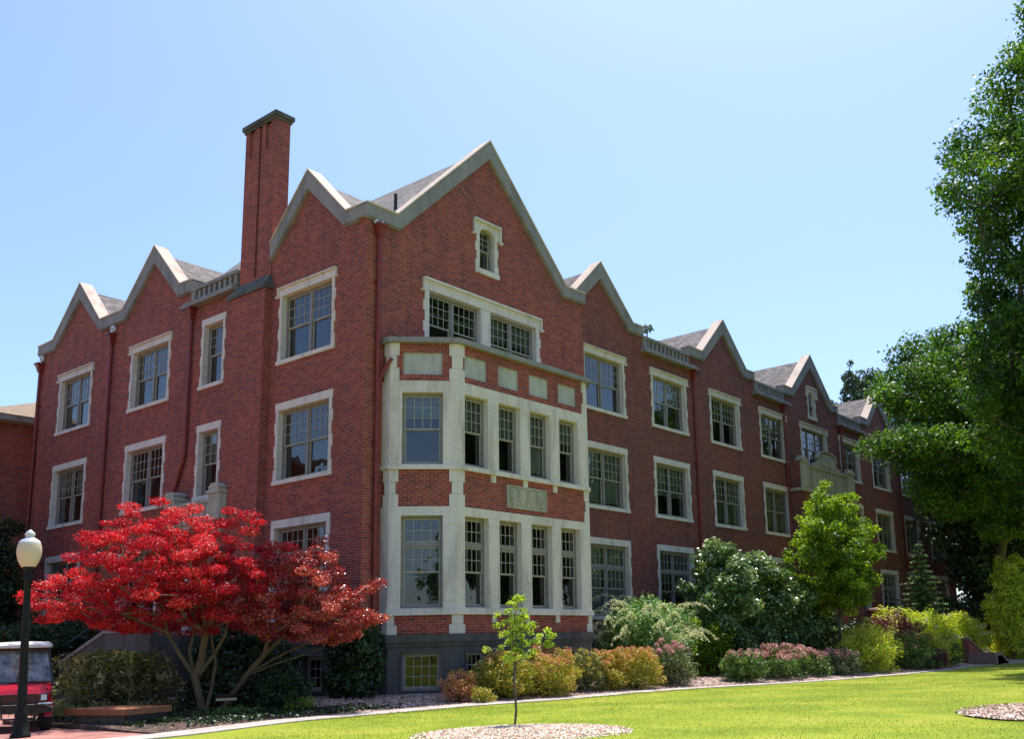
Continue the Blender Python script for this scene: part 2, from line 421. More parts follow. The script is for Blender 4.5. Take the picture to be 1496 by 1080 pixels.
wing = [[(11.12, 15.72), (13.17, 17.76), (15.49, 15.56), (16.31, 15.57)], [(20.21, 15.57), (21.35, 15.56), (23.6, 17.76), (25.85, 15.56), (26.75, 15.57)],
        [(30.19, 15.57), (31.1, 15.56), (33.9, 18.15), (36.67, 15.56), (37.5, 15.57)], [(40.98, 15.57), (42.1, 15.56), (44.25, 17.76), (46.5, 15.56), (47.37, 15.57)],
        [(51.3, 15.57), (52.4, 15.56), (54.6, 17.76), (56.8, 15.56), (57.6, 15.57)]]
wingi = [[(11.12, 15.05), (13.17, 17.03), (15.28, 15.14), (16.31, 15.18)], [(20.21, 15.18), (21.56, 15.14), (23.6, 17.03), (25.62, 15.14), (26.75, 15.18)],
         [(30.19, 15.18), (31.32, 15.14), (33.9, 17.38), (36.44, 15.14), (37.5, 15.18)], [(40.98, 15.18), (42.32, 15.14), (44.25, 17.03), (46.28, 15.14), (47.37, 15.18)],
         [(51.3, 15.18), (52.62, 15.14), (54.6, 17.03), (56.58, 15.14), (57.6, 15.18)]]
leftc = ([(-.13, 15.58), (1.32, 15.6), (3.58, 17.76), (5.66, 15.6), (7.54, 15.58), (9.83, 17.75), (11.93, 15.6), (12.75, 15.57)],
         [(-.13, 15.17), (1.50, 15.15), (3.58, 17.03), (5.61, 15.13), (7.72, 15.13), (9.83, 17.03), (11.77, 15.13), (12.75, 15.13)])
left3 = ([(17.74, 15.62), (19.8, 17.72), (21.89, 15.57), (22.45, 15.57)], [(17.74, 15.0), (19.8, 17.03), (21.76, 15.12), (22.45, 15.12)])
coping(FR, *cop['main'])
for a, b in zip(wing, wingi): coping(FW, a, b)
coping(FL, *leftc); coping(FL, *left3)
def midline(o, i): return [((p[0]+q[0])/2, (p[1]+q[1])/2) for p, q in zip(o, i)]

# window positions: (centre or left edge, rows)
wingc = [13.35, 18.4, 23.55, 28.75, 33.95, 39.1, 44.15, 49.2, 54.35]
leftw = [(19.2, WO, 2), (13.0, WO, 2), (8.55, 1.25, 1), (3.02, WO, 2)]      # y of centre, width, lights
ZG = -.5
# --- front gabled block
mb = MB(); ml = midline(*cop['main'])
pair = [(2.66, 11.15, 2.5, 2.24), (5.65, 11.15, 2.5, 2.24)]; att = (5.1, 14.9, .78, 1.62)
pts = [(0, 1.9), (.745, 1.9), (.745, 10.9), (10.35, 10.9), (10.35, 1.9), (11.12, 1.9), (11.12, 15.3)] + [p for p in reversed(ml[1:-1])] + [(0, 15.3)]
mb.flat(pts, [hole(*pair[0]), hole(*pair[1]), hole(*att, .05)])
mb.quad([(11.12, 0, ZG), (11.12, YW, ZG), (11.12, YW, 15.3), (11.12, 0, 15.3)], [(0, ZG), (YW, ZG), (YW, 15.3), (0, 15.3)])
wallR = mb.build('front_wall', 'brick', B)
# --- wing wall
holes = []; spec = []
blinds = [0, .55, .92, .35, 0, .5, .93, .2, .93]
for i, c in enumerate(wingc):
    for r in (3, 2, 1):
        z, h = ROWS[r]
        if i == 4:
            if r == 3: holes.append(hole(33.95-1.65, z, 3.3, h)); spec.append((33.95-1.65, z, 3.3, h, 3, 3, 'sash', 'hood', 0, 0))
            continue
        w = WO if i != 3 else 2.75
        holes.append(hole(c-w/2, z, w, h))
        bl = (.93 if i in (0, 2, 3) else .6) if r == 2 else ((.95 if i in (0,) else .5) if r == 1 else (0, .5, 0, .3, 0, .55, 0, .2, .4)[i])
        spec.append((c-w/2, z, w, h, 2, 4, 'transom' if r == 1 else 'sash', 'hood' if r == 3 else True, bl, 0))
holes.append(hole(33.55, 14.35, .75, 1.55, .05))
top = []
for k, (a, b) in enumerate(zip(wing, wingi)):
    m = midline(a, b)
    if k == 0: m = [(11.12, 15.4)] + m[1:]
    top += m
    if k < 4: top += [(a[-1][0], 14.5), (wing[k+1][0][0], 14.5)]
mb = MB(); mb.flat([(11.12, ZG), (57.6, ZG)] + list(reversed(top)), holes)
mb.xform(FW).build('wing_wall', 'brick_wing_shaded', B)
for s in spec: window(FW, s[0], s[1], s[2], s[3], s[4], s[5], s[6], s[7], s[8], s[9])
# --- side wall (left in the photograph)
holes = []
for y, w, n in leftw:
    u = 22.8-y
    for r in (3, 2, 1):
        z, h = ROWS[r]; 
        if n == 1 and r == 1: holes.append(hole(u-.9, 2.2, 1.8, 2.9)); continue
        holes.append(hole(u-w/2, z, w, h))
        bl = {(19.2, 2): .4, (13.0, 1): .4, (8.55, 2): .45}.get((y, r), 0)
        window(FL, u-w/2, z, w, h, n, 4 if n == 2 else 3, 'transom' if r == 1 else 'sash', 'hood' if (r == 3 and n == 2) else True, bl)
m1 = midline(*leftc); m3 = midline(*left3)
pts = [(0, 1.9), (22.8, 1.9), (22.8, 15.3)] + list(reversed(m3[:-1])) + [(17.7, 14.5), (12.75, 14.5)] + list(reversed(m1[1:])) + [(0, 15.3)]
mb = MB(); mb.flat(pts, [[(a, max(b, 1.901)) for a, b in h] for h in holes])
mb.xform(FL).build('side_wall', 'brick', B)
# door under the little balcony
d = MB(); d.box(14.25-.8, 14.25+.8, .2, .26, 2.2, 4.4); ring(d, 14.25-.85, 14.25+.85, 2.2, 5.05, .09, .16, .3)
for a in (-.7, .08):
    ring(d, 14.25+a, 14.25+a+.62, 2.35, 4.3, .12, .17, .2)
d.xform(FL); dr = d.build('door', 'wood', B)
h_ = MB(); h_.tube([(-.02, 8.62, 3.2), (-.06, 8.62, 3.2), (-.06, 8.62, 3.45), (-.02, 8.62, 3.45)], .012, 6); h_.xform(Matrix.Translation((.2, 0, 0))); h_.build('handle', 'chrome', dr)
ds = MB(); ds.box(13.2, 13.45, -.05, .3, 2.2, 5.1); ds.box(15.05, 15.3, -.05, .3, 2.2, 5.1); ds.box(13.1, 15.4, -.08, .3, 5.1, 5.45); ds.box(13.4,15.1,.3,.35,2.2,5.1)
ds.xform(FL).build('door_surround', 'stone', B)
# windows of the front block
window(FR, *pair[0], n=2, cols=4, sur=False, opn=.45); window(FR, *pair[1], n=2, cols=4, sur=False, blind=.8, opn=.2)
s = MB(); x0, x1 = 2.66, 8.15
s.box(x0-.215, x1+.215, -.045, .31, 13.39, 13.72); s.box(x0-.27, x1+.27, -.13, 0, 13.72, 13.80); s.box(5.15, 5.66, -.02, .31, 11.15, 13.385); s.box(5.22, 5.59, -.035, -.02, 11.2, 13.3)
for k in range(6):
    wd = .19 if k % 2 else .26; s.box(x0-wd, x0+.006, -.03-.003*(k % 2), .298, 11.15+k*.373+.004, 11.15+(k+1)*.373-.004); s.box(x1-.006, x1+wd, -.03-.003*(k % 2), .298, 11.15+k*.373+.004, 11.15+(k+1)*.373-.004)
for xa, xb in ((x0-.29, x0-.216), (x1+.216, x1+.29)): s.box(xa, xb, -.11, 0, 13.36, 13.719)
s.box(x0-.37, x0-.216, -.13, 0, 13.29, 13.36); s.box(x1+.216, x1+.37, -.13, 0, 13.29, 13.36)
s.build('stone_surround', 'stone', B)
def attic(F, u, z, w, h):
    window(F, u, z, w, h, 1, 2, 'sash', False)
    s = MB(); q = 6; arch = []
    for i in range(q+1):
        a = math.pi*i/q; arch.append((u+w/2-math.cos(a)*w/2, z+h-.32+.30*math.sin(a)**.8))
    out = [(u-.24, z+h-.32)] + arch + [(u+w+.24, z+h-.32), (u+w+.24, z+h+.17), (u-.24, z+h+.17)]
    s.extr(out, -.04, .16)
    nb = 4; hh = (h-.32)/nb
    for k in range(nb):
        wd = .15 if k % 2 else .21
        s.box(u-wd, u+.006, -.03-.003*(k % 2), .16, z+k*hh+.004, z+(k+1)*hh-.004); s.box(u+w-.006, u+w+wd, -.03-.003*(k % 2), .16, z+k*hh+.004, z+(k+1)*hh-.004)
    s.box(u-.22, u+w+.22, -.08, .16, z-.19, z)
    s.box(u-.3, u+w+.3, -.13, 0, z+h+.17, z+h+.25)
    for xa in (u-.315, u+w+.245): s.box(xa, xa+.07, -.11, 0, z+h-.33, z+h+.168)
    s.box(u-.39, u-.246, -.13, 0, z+h-.4, z+h-.33); s.box(u+w+.246, u+w+.39, -.13, 0, z+h-.4, z+h-.33)
    s.xform(F); s.build('attic_window_surround', 'stone', B)
attic(FR, *att); attic(FW, 33.55, 14.35, .75, 1.55)

# --- bay window
def bayface(F, length, wins_hi, wins_lo, pans, cellar, c0, c1):
    br, br1, br2, st, cm = MB(), MB(), MB(), MB(), MB()
    br1.flat([(0, 1.95), (length, 1.95), (length, 2.52), (0, 2.52)]); br2.flat([(0, 5.81), (length, 5.81), (length, 6.96), (0, 6.96)])
    br.flat([(0, 9.77), (length, 9.77), (length, 11.02), (0, 11.02)], [[(a, 10.0), (b, 10.0), (b, 10.72), (a, 10.72)] for a, b in pans])
    for a, b in pans:
        recess(br, a, b, 10.0, 10.72, 0, .06, False)
        pn = MB().box(a, b, .06, .09, 10.0, 10.72); ring(pn, a+.002, b-.002, 10.002, 10.718, .03, .035, .06); pn.xform(F).build('parapet_panel', 'panel', B)
    st.flat([(0, 2.69), (length, 2.69), (length, 5.81), (0, 5.81)], [[(a, 2.73), (b, 2.73), (b, 5.53), (a, 5.53)] for a, b in wins_lo], y=-.03)
    st.flat([(0, 7.10), (length, 7.10), (length, 9.79), (0, 9.79)], [[(a, 7.13), (b, 7.13), (b, 9.42), (a, 9.42)] for a, b in wins_hi], y=-.03)
    for za in (5.81, 9.79): st.quad([(0, -.03, za), (length, -.03, za), (length, 0, za), (0, 0, za)])
    # sunk panels on the piers, made as thin raised borders
    edges = [0]+[e for w_ in wins_lo for e in w_]+[length]
    for i in range(0, len(edges), 2):
        a, b = edges[i], edges[i+1]
        if b-a < .2: continue
        for za, zb in ((2.95, 5.3), (7.3, 9.25)):
            ring(st, a+.05, b-.05, za, zb, .03, -.044, -.03)
    for a, b in wins_lo: window(F, a, 2.73, b-a, 2.80, 1, 4, 'transom', False)
    for k, (a, b) in enumerate(wins_hi): window(F, a, 7.13, b-a, 2.29, 1, 4, 'sash', False, blind=(.45, .5, .93, .35, .3)[k if len(wins_hi) > 1 else 4])
    cm.flat([(0, ZG), (length, ZG), (length, 1.95), (0, 1.95)], [[(a, .32), (b, .32), (b, 1.42), (a, 1.42)] for a, b in cellar])
    for a, b in cellar: window(F, a, .32, b-a, 1.1, 1, 4, 'grid', False)
    return br.xform(F), st.xform(F), cm.xform(F), br1.xform(F), br2.xform(F)
parts = [MB() for _ in range(5)]
xw = [(2.52, 3.58), (4.08, 5.14), (5.64, 6.70), (7.20, 8.26)]
shift = lambda l, d: [(a-d, b-d) for a, b in l]
FBx = FB @ Matrix.Translation((2.25, 0, 0))
for args in ((FC, CH, [(.36, 1.62)], [(.36, 1.62)], [(.38, 1.6)], [(.42, 1.58)], 1, 1),
             (FBx, 8.82-2.25, shift(xw, 2.25), shift(xw, 2.25), shift([(a+.02, b-.02) for a, b in xw], 2.25), shift([(2.56, 3.52), (4.1, 5.1), (5.66, 6.66), (7.24, 8.2)], 2.25), 1, 1),
             (FC2, CH, [(.45, 1.7)], [(.45, 1.7)], [(.46, 1.7)], [], 1, 1)):
    for p, q in zip(parts, bayface(*args)): p.add(q)
for x, ya, yb in ((.75, 0, -.35), (8.82+1.5, -.35, 0)):      # short returns to the wall
    for mbx, zr in ((parts[3], (1.95, 2.52)), (parts[1], (2.69, 5.81)), (parts[4], (5.81, 6.96)), (parts[1], (7.1, 9.79)), (parts[0], (9.77, 11.02)), (parts[2], (ZG, 1.95))):
        xx = x+(-.03 if mbx is parts[1] else 0)*(1 if x < 2 else -1)
        y0 = ya; y1 = yb
        mbx.quad([(xx, y0, zr[0]), (xx, y1, zr[0]), (xx, y1, zr[1]), (xx, y0, zr[1])], [(y0, zr[0]), (y1, zr[0]), (y1, zr[1]), (y0, zr[1])])
bst = parts[1]; parts[2].build('bay_plinth', 'cement', B)
for k in (0, 3, 4): parts[k].build('bay_brickwork', 'brick', B)
def bayring(off, z0, z1, m, nm):     # moulding that follows the bay outline, proud by off
    k = off*math.tan(math.radians(22))
    o = [(.75-off, -.0), (.75-off, -.35-k), (2.25-k, -1.8-off), (8.82+k, -1.8-off), (10.32+off, -.35-k), (10.32+off, 0)]
    MB().hextr(o, z0, z1).build(nm, m, B)
bayring(.10, 2.52, 2.69, 'stone', 'bay_sill'); bayring(.10, 6.96, 7.10, 'stone', 'bay_sill')
bayring(.16, 11.02, 11.19, 'coping', 'bay_cornice'); bayring(.10, 1.72, 1.95, 'cement', 'bay_plinth_moulding'); bayring(.045, 1.60, 1.72, 'cement', 'bay_plinth_moulding')
# quoins where the faces of the bay meet
q = bst
def quoin(F, u, side, z0, z1, n):
    h = (z1-z0)/n; m = MB()
    for k in range(n):
        w = .27 if k % 2 == 0 else .19
        a, b = (u, u+w) if side > 0 else (u-w, u)
        m.box(a, b, -.028-.002*(k % 2), .0, z0+k*h+.004, z0+(k+1)*h-.004)
    q.add(m.xform(F))
for z0, z1, n in ((1.95, 2.52, 2), (5.81, 6.96, 3), (9.79, 11.02, 3)):
    quoin(FC, CH, -1, z0, z1, n); quoin(FBx, 0, 1, z0, z1, n); quoin(FC, 0, 1, z0, z1, n); quoin(FBx, 6.57, -1, z0, z1, n)
    m = MB(); hh = (z1-z0)/n
    for k in range(n): m.box(.72-.002*(k%2), .75, -.36, -.08 if k % 2 == 0 else -.16, z0+k*hh+.004, z0+(k+1)*hh-.004)
    q.add(m)
for x in (3.83, 5.39, 6.95):
    for z0, z1 in ((6.72, 6.96), (2.28, 2.52)):
        q.add(MB().box(x-.11, x+.11, -1.826, -1.8, z0, z1))
sy = 2*5.535
for a, b in (((2.2285, -1.8217), (2.2375, -1.8305)), ((2.2375, -1.8305), (2.2505, -1.8305)), ((.7195, -.349), (.7195, -.362)), ((.7195, -.362), (.7290, -.3717))):
    for fx in (0, 1):
        p_, q_ = (a, b) if not fx else ((sy-b[0], b[1]), (sy-a[0], a[1]))
        q.quad([(p_[0], p_[1], 1.95), (q_[0], q_[1], 1.95), (q_[0], q_[1], 11.02), (p_[0], p_[1], 11.02)])
q.build('bay_stonework', 'stone', B)
# carved panel with four shields
c = MB(); ring(c, 4.46, 6.45, 5.98, 6.73, .05, -.05, 0); c.box(4.5, 6.41, -.012, 0, 6.02, 6.69)
for k in range(4):
    cx = 4.46+.05+.236+k*.473
    if k: c.box(cx-.236-.012, cx-.236+.012, -.045, -.012, 6.03, 6.68)
    sh = [(cx-.15, 6.6), (cx-.15, 6.3), (cx-.10, 6.16), (cx, 6.07), (cx+.10, 6.16), (cx+.15, 6.3), (cx+.15, 6.6), (cx, 6.64)]
    c.extr(sh, -.05, -.012)
    if k == 0: c.extr([(cx-.1, 6.34), (cx, 6.2), (cx+.1, 6.34), (cx+.1, 6.42), (cx, 6.28), (cx-.1, 6.42)], -.075, -.05); c.box(cx-.06, cx+.06, -.07, -.05, 6.47, 6.53)
    if k == 1: c.lathe([(.0, 0), (.07, 0), (.07, .03), (.045, .03), (.045, 0)], (0, 0, 0), 12) if False else c.extr([(cx+.085*math.cos(t), 6.42+.12*math.sin(t)) for t in [i*math.pi/5 for i in range(10)]], -.07, -.05); c.box(cx+.02, cx+.1, -.075, -.05, 6.17, 6.24)
    if k == 2:
        c.box(cx-.1, cx-.06, -.07, -.05, 6.2, 6.5); c.box(cx+.06, cx+.1, -.07, -.05, 6.2, 6.5); c.extr([(cx-.06, 6.5), (cx-.06, 6.43), (cx+.06, 6.2), (cx+.06, 6.27)], -.07, -.05)
    if k == 3: c.box(cx-.08, cx+.08, -.07, -.05, 6.46, 6.51); c.box(cx-.08, cx+.08, -.07, -.05, 6.34, 6.39); c.box(cx-.05, cx+.05, -.07, -.05, 6.2, 6.28)
c.xform(FB).build('carved_shield_panel', 'frieze', B)
MB().box(10.0, 10.62, -.62, -.3, 1.95, 2.02).build('ledge_cap', 'terracotta', B)
# pair of plinth walls for the other faces
mb = MB(); cel = [(22.8-4.35, .35, 1.0, 1.05), (22.8-2.6, .35, 1.0, 1.05), (22.8-20.1, .5, 1.8, 1.0)]
mb.flat([(0, ZG), (22.8, ZG), (22.8, 1.75), (0, 1.75)], [[(a, b), (a+w, b), (a+w, b+h), (a, b+h)] for a, b, w, h in cel], y=-.06); mb.box(0, 22.86, -.13, 0, 1.75, 1.96); mb.xform(FL)
for a, b, w, h in cel: window(FL @ Matrix.Translation((0, -.06, 0)), a, b, w, h, 1, 3, 'grid', False)
m2 = MB(); m2.box(-.06, .69, -.06, 0, ZG, 1.75); m2.box(-.129, .64, -.13, -.0, 1.751, 1.959); m2.box(10.42, 11.18, -.06, 0, ZG, 1.75); m2.box(10.42, 11.25, -.13, 0, 1.751, 1.959)
m2.box(-.36, -.07, 4.93, 7.31, ZG, 1.75); m2.box(-.43, -.135, 4.86, 7.38, 1.752, 1.958); m2.box(11.12, 30.2, YW-.06, YW-.001, ZG, 1.75); m2.box(11.12, 30.2, YW-.13, YW-.001, 1.75, 1.96); m2.box(37.6, 57.6, YW-.06, YW-.001, ZG, 1.75); m2.box(37.6, 57.6, YW-.13, YW-.001, 1.75, 1.96)
mb.add(m2).build('plinth', 'cement', B)

# --- balustrades
bal_me = MB().box(-.075, .075, -.09, .09, 0, .36).mesh('baluster', 'coping')
def balustrade(F, a, b, c0, c1, n):
    m = MB(); m.box(a+c0, b+c1, -.30, .12, 14.40, 14.52); m.box(a+c0+.04, b+c1-.04, -.22, .12, 14.52, 14.62); m.box(a, b, -.12, .12, 14.62, 14.68); m.box(a, b, -.15, .13, 15.04, 15.17)
    m.box(a, a+.28, -.12, .12, 14.68, 15.04)
    m.xform(F); o = m.build('balustrade', 'coping', B)
    for i in range(n):
        x = a+.28+(b-a-.28)*(i+.6)/n
        inst('baluster', bal_me, o, mat4=F @ Matrix.Translation((x, 0, 14.68)))
for a, b in ((16.31, 20.21), (26.75, 30.19), (37.5, 40.98), (47.37, 51.3)): balustrade(FW, a, b, -.1, .55, 11)
balustrade(FL, 12.75, 15.75, -.45, .0, 8)
# --- chimney
m = MB(); m.box(15.56, 17.8, -.3, 0, ZG, 13.95); 
m.flat([(15.85, 14.3), (17.72, 14.3), (17.72, 20.52), (15.85, 20.52)], [[(16.72, 14.6), (16.86, 14.6), (16.86, 20.45), (16.72, 20.45)], [(16.12, 19.4), (16.42, 19.4), (16.42, 20.45), (16.12, 20.45)], [(17.12, 19.4), (17.42, 19.4), (17.42, 20.45), (17.12, 20.45)]], y=-.05)
recess(m, 16.72, 16.86, 14.6, 20.45, -.05, .12); recess(m, 16.12, 16.42, 19.4, 20.45, -.05, .07); recess(m, 17.12, 17.42, 19.4, 20.45, -.05, .07)
m.quad([(17.72, -.05, 14.3), (17.72, .55, 14.3), (17.72, .55, 20.52), (17.72, -.05, 20.52)]); m.quad([(15.85, .55, 14.3), (15.85, -.05, 14.3), (15.85, -.05, 20.52), (15.85, .55, 20.52)])
m.quad([(17.72, .55, 14.3), (15.85, .55, 14.3), (15.85, .55, 20.52), (17.72, .55, 20.52)])
m.xform(FL); chm = m.build('chimney', 'brick', B)
m = MB(); m.box(15.74, 17.83, -.16, .66, 20.56, 20.72); m.box(15.8, 17.77, -.1, .6, 20.45, 20.56); m.xform(FL).build('chimney_cap', 'cap', chm)
m = MB(); P = [(15.5, -.36, 13.93), (17.86, -.36, 13.93), (17.86, .05, 13.93), (15.5, .05, 13.93), (15.5, -.36, 14.06), (17.86, -.36, 14.06), (17.86, .05, 14.06), (15.5, .05, 14.06)]; m.hexa(P)
P = [(15.5, -.36, 14.06), (17.86, -.36, 14.06), (17.86, .05, 14.06), (15.5, .05, 14.06), (15.82, -.06, 14.5), (17.75, -.06, 14.5), (17.75, .05, 14.5), (15.82, .05, 14.5)]; m.hexa(P)
m.xform(FL).build('chimney_shoulder', 'cap', chm)
# --- roofs
def prism_y(x0, x1, xa, ze, za, y0, y1, F=FR):
    m = MB(); m.extr([(x0, ze), (x1, ze), (xa, za)], y0, y1); return m.xform(F).build('roof', 'shingle', B)
prism_y(.9, 10.2, 5.57, 15.1, 19.74, .34, 15, FR)
for (o_) in wing:
    xa = o_[-3][0]; za = o_[-3][1]-.28; half = (za-15.1)*1.05
    prism_y(max(11.12, xa-half), xa+half, xa, 15.1, za, .34, 5.5, FW)
for ua, za in ((3.58, 17.46), (9.83, 17.46), (19.8, 17.42)):
    half = (za-15.1)*1.03; prism_y(max(.01, ua-half), ua+half, ua, 15.1, za, .34, 6, FL)
m = MB(); m.extr([(1.1+YW, 15.0), (12, 15.0), (12, 17.2), (3.5+YW, 17.2)], 0, 46.4)     # (depth, z) profile swept along the wing
m.xform(Matrix(((0, -1, 0, 57.55), (1, 0, 0, 0), (0, 0, 1, 0), (0, 0, 0, 1)))); m.build('roof', 'shingle', B)
m = MB(); m.extr([(1.1, 14.99), (12, 14.99), (12, 17.18), (3.5, 17.18)], 5.0, 22.6); m.build('roof', 'shingle', B)
m = MB(); m.quad([(.02, .02, 14.95), (11.1, .02, 14.95), (11.1, 16, 14.95), (.02, 16, 14.95)]); m.quad([(11.1, .72, 14.95), (57.5, .72, 14.95), (57.5, 16, 14.95), (11.1, 16, 14.95)]); m.quad([(.02, 16, 14.95), (14, 16, 14.95), (14, 22.78, 14.95), (.02, 22.78, 14.95)]); m.build('roof_deck', 'cement', B)
m = MB(); m.quad([(57.6, 16, ZG), (14, 16, ZG), (14, 16, 15.6), (57.6, 16, 15.6)]); m.quad([(14, 16, ZG), (14, 22.8, ZG), (14, 22.8, 15.6), (14, 16, 15.6)]); m.quad([(14, 22.8, ZG), (0, 22.8, ZG), (0, 22.8, 15.3), (14, 22.8, 15.6)]); m.quad([(57.6, YW, ZG), (57.6, 16, ZG), (57.6, 16, 15.6), (57.6, YW, 15.3)])
m.build('rear_wall', 'brick', B)
MB().tube([(2.55, 1.6, 16.2), (2.55, 1.6, 17.35)], .06, 10).build('vent_pipe', 'black', B)
# --- downspouts
def spout(F, u, ztop, zbot=.1, path=None, head=True):
    m = MB(); pts = path or [(u, -.11, ztop-.3), (u, -.11, zbot)]
    m.tube(pts, .07, 10)
    if head:
        m.hexa([(u-.08, -.2, ztop-.45), (u+.08, -.2, ztop-.45), (u+.08, -.01, ztop-.45), (u-.08, -.01, ztop-.45), (u-.16, -.3, ztop-.1), (u+.16, -.3, ztop-.1), (u+.16, -.01, ztop-.1), (u-.16, -.01, ztop-.1)])
        m.box(u-.2, u+.2, -.34, -.01, ztop-.1, ztop-.03)
    z = ztop-2
    while z > zbot+1 and path is None: m.box(u-.1, u+.1, -.13, -.0, z-.02, z+.02); z -= 2.6
    m.xform(F); o = m.build('downspout', 'pipe', B)
    return o
def scupper(F, u, z, o, r=.13):
    m = MB().lathe([(r*.55, .0), (r*.55, .1), (r, .1), (r, 0), (0.001, 0)], n=18); m.xform(F @ Matrix.Translation((u, -.03, z)) @ Matrix.Rotation(math.pi/2, 4, 'X') ); m.build('scupper', 'white', o)
    m = MB().lathe([(0.001, .02), (r*.56, .02)], n=12); m.xform(F @ Matrix.Translation((u, -.03, z)) @ Matrix.Rotation(math.pi/2, 4, 'X')); m.build('scupper_mouth', 'hole', o)
o = spout(FR, .42, 14.98); 
for sx in (-.1, .1): scupper(FR, .42+sx, 15.03, o, .085)
spout(FW, 20.5, 14.45); spout(FW, 30.0, 14.45); spout(FW, 37.75, 14.45); spout(FW, 47.3, 14.45)
o = spout(FL, 22.8-16.05, 14.72); scupper(FL, 22.8-16.05, 14.92, o, .15)
o = spout(FL, 22.8-22.55, 14.75); scupper(FL, 22.8-22.55, 14.95, o, .15)
spout(FL, 12.85, 14.40, path=[(12.85, -.11, 14.1), (12.85, -.11, 8.8), (12.75, -.11, 8.45), (12.4, -.11, 7.7), (12.25, -.11, 7.4), (12.25, -.11, .3)])
m = MB().tube([(.72, -.42, 10.5), (.62, -.3, 10.25), (.45, -.12, 9.7)], .06, 8); m.build('downspout_elbow', 'pipe', B)
# --- shallow entrance porch with a stone balcony on the wing
P0 = -.06
m = MB(); m.flat([(30.25, ZG), (37.6, ZG), (37.6, 9.5), (30.25, 9.5)], [hole(33.95-1.65, 7.08, 3.3, 2.38 - .3)], y=P0)
m.quad([(30.25, YW, ZG), (30.25, P0, ZG), (30.25, P0, 9.5), (30.25, YW, 9.5)]); m.quad([(37.6, P0, ZG), (37.6, YW, ZG), (37.6, YW, 9.5), (37.6, P0, 9.5)]); 
pz = MB().quad([(30.25, YW, 9.5), (30.25, P0, 9.5), (30.25, P0, 11.15), (30.25, YW, 11.15)]); m.add(pz); m.build('porch_wall', 'brick_wing_shaded', B)
window(Matrix.Translation((0, P0, 0)), 33.95-1.65, 7.08, 3.3, 2.08, 3, 3, 'sash', True)
s = MB(); s.box(30.1, 37.75, P0-.14, YW, 9.5, 9.66); s.box(30.26, 37.59, P0-.04, YW-.3, 9.66, 9.72)
s.box(30.28, 31.3, P0-.06, P0+.2, 9.72, 11.18); s.box(36.55, 37.57, P0-.06, P0+.2, 9.72, 11.18); s.box(31.3, 36.55, P0-.01, P0+.16, 9.72, 10.95)
for k in range(12): x = 31.55+k*.435; s.box(x-.1, x+.1, P0-.05, P0-.01, 9.85, 10.8)
s.box(31.3, 36.55, P0-.08, P0+.2, 10.95, 11.08)
s.box(37.4, 37.57, P0+.2, YW, 9.72, 11.1); s.box(30.26, 30.4, P0+.2, YW, 9.72, 11.1)
for xa, xb in ((30.2, 31.2), (36.65, 37.65)): s.box(xa, xb, P0-.12, P0+.26, 11.18, 11.30); s.box(xa+.12, xb-.12, P0-.04, P0+.2, 11.30, 11.48)
s.extr([(32.2, 11.08), (35.7, 11.08), (35.7, 11.3), (35.25, 11.3), (35.1, 11.62), (34.8, 11.86), (34.3, 11.98), (33.6, 11.98), (33.1, 11.86), (32.8, 11.62), (32.65, 11.3), (32.2, 11.3)], P0-.02, P0+.16)
s.extr([(32.7, 11.62), (32.95, 11.92), (33.5, 12.08), (34.4, 12.08), (34.95, 11.92), (35.2, 11.62), (35.2, 11.7), (35.0, 11.99), (34.4, 12.15), (33.5, 12.15), (32.9, 11.99), (32.7, 11.7)], P0-.07, P0+.2)
s.box(33.1, 34.8, P0-.05, P0-.02, 11.2, 11.7)
s.build('balcony', 'frieze', B)
# --- small stone balcony over the side door
s = MB(); ya, yb = 6.75, 10.35
s.box(-.62, -.0, ya, yb, 6.0, 6.12); s.box(-.55, -.0, ya+.08, yb-.08, 5.82, 6.0); s.box(-.40, 0, ya+.2, yb-.2, 5.6, 5.82)
for y in (ya+.02, yb-.72):
    s.box(-.58, -.0, y, y+.7, 6.12, 6.95); s.box(-.64, 0, y-.04, y+.74, 6.95, 7.06); s.box(-.6, -.1, y+.06, y+.64, 7.06, 7.16)
    s.hexa([(-.61, y, 7.16), (-.05, y, 7.16), (-.05, y+.7, 7.16), (-.61, y+.7, 7.16), (-.61, y+.22, 7.3), (-.05, y+.22, 7.3), (-.05, y+.48, 7.3), (-.61, y+.48, 7.3)])
    for a, b, z0, z1 in ((y+.1, y+.14, 6.22, 6.85), (y+.56, y+.6, 6.22, 6.85), (y+.14, y+.56, 6.22, 6.26), (y+.14, y+.56, 6.81, 6.85)): s.box(-.6, -.58, a, b, z0, z1)
s.box(-.52, -.34, ya+.72, yb-.72, 6.12, 6.68); s.box(-.58, -.28, ya+.72, yb-.72, 6.68, 6.8)
for k in range(6): y = ya+.95+k*.33; s.box(-.55, -.52, y, y+.14, 6.2, 6.6)
s.build('balcony', 'frieze', B)

# ------------------------------------------------------------------ the other building on the left
A = empty('annex_building', (-6, 24, 0), 0, 'low brick building with a pale shake roof behind the left end of the brick hall', 'building')
def rel(mb, e): return mb.xform(Matrix.Translation(-Vector(e.location)))
m = MB(); m.flat([(-16, -1), (3, -1), (3, 12.1), (-16, 12.1)], [hole(-9, 8, 2, 2, 0), hole(-5.5, 8, 2, 2, 0), hole(-9, 3.5, 2, 2, 0)], y=24)
m.box(-16, 3, 24.4, 34, -1, 12.05); rel(m, A).build('wall', 'brick_dark', A)
for (x, z) in ((-9, 8), (-5.5, 8), (-9, 3.5)):
    ms = win_meshes(2, 2.0, 2.0, 3, 'sash', True, 0, 0.0); o = inst('window', ms['frame'], A, mat4=Matrix.Translation((x+6, 0, z)))
    for k, nm in (('sash', 'sash'), ('pane', 'pane'), ('surround', 'stone_surround')): inst(nm, ms[k], o)
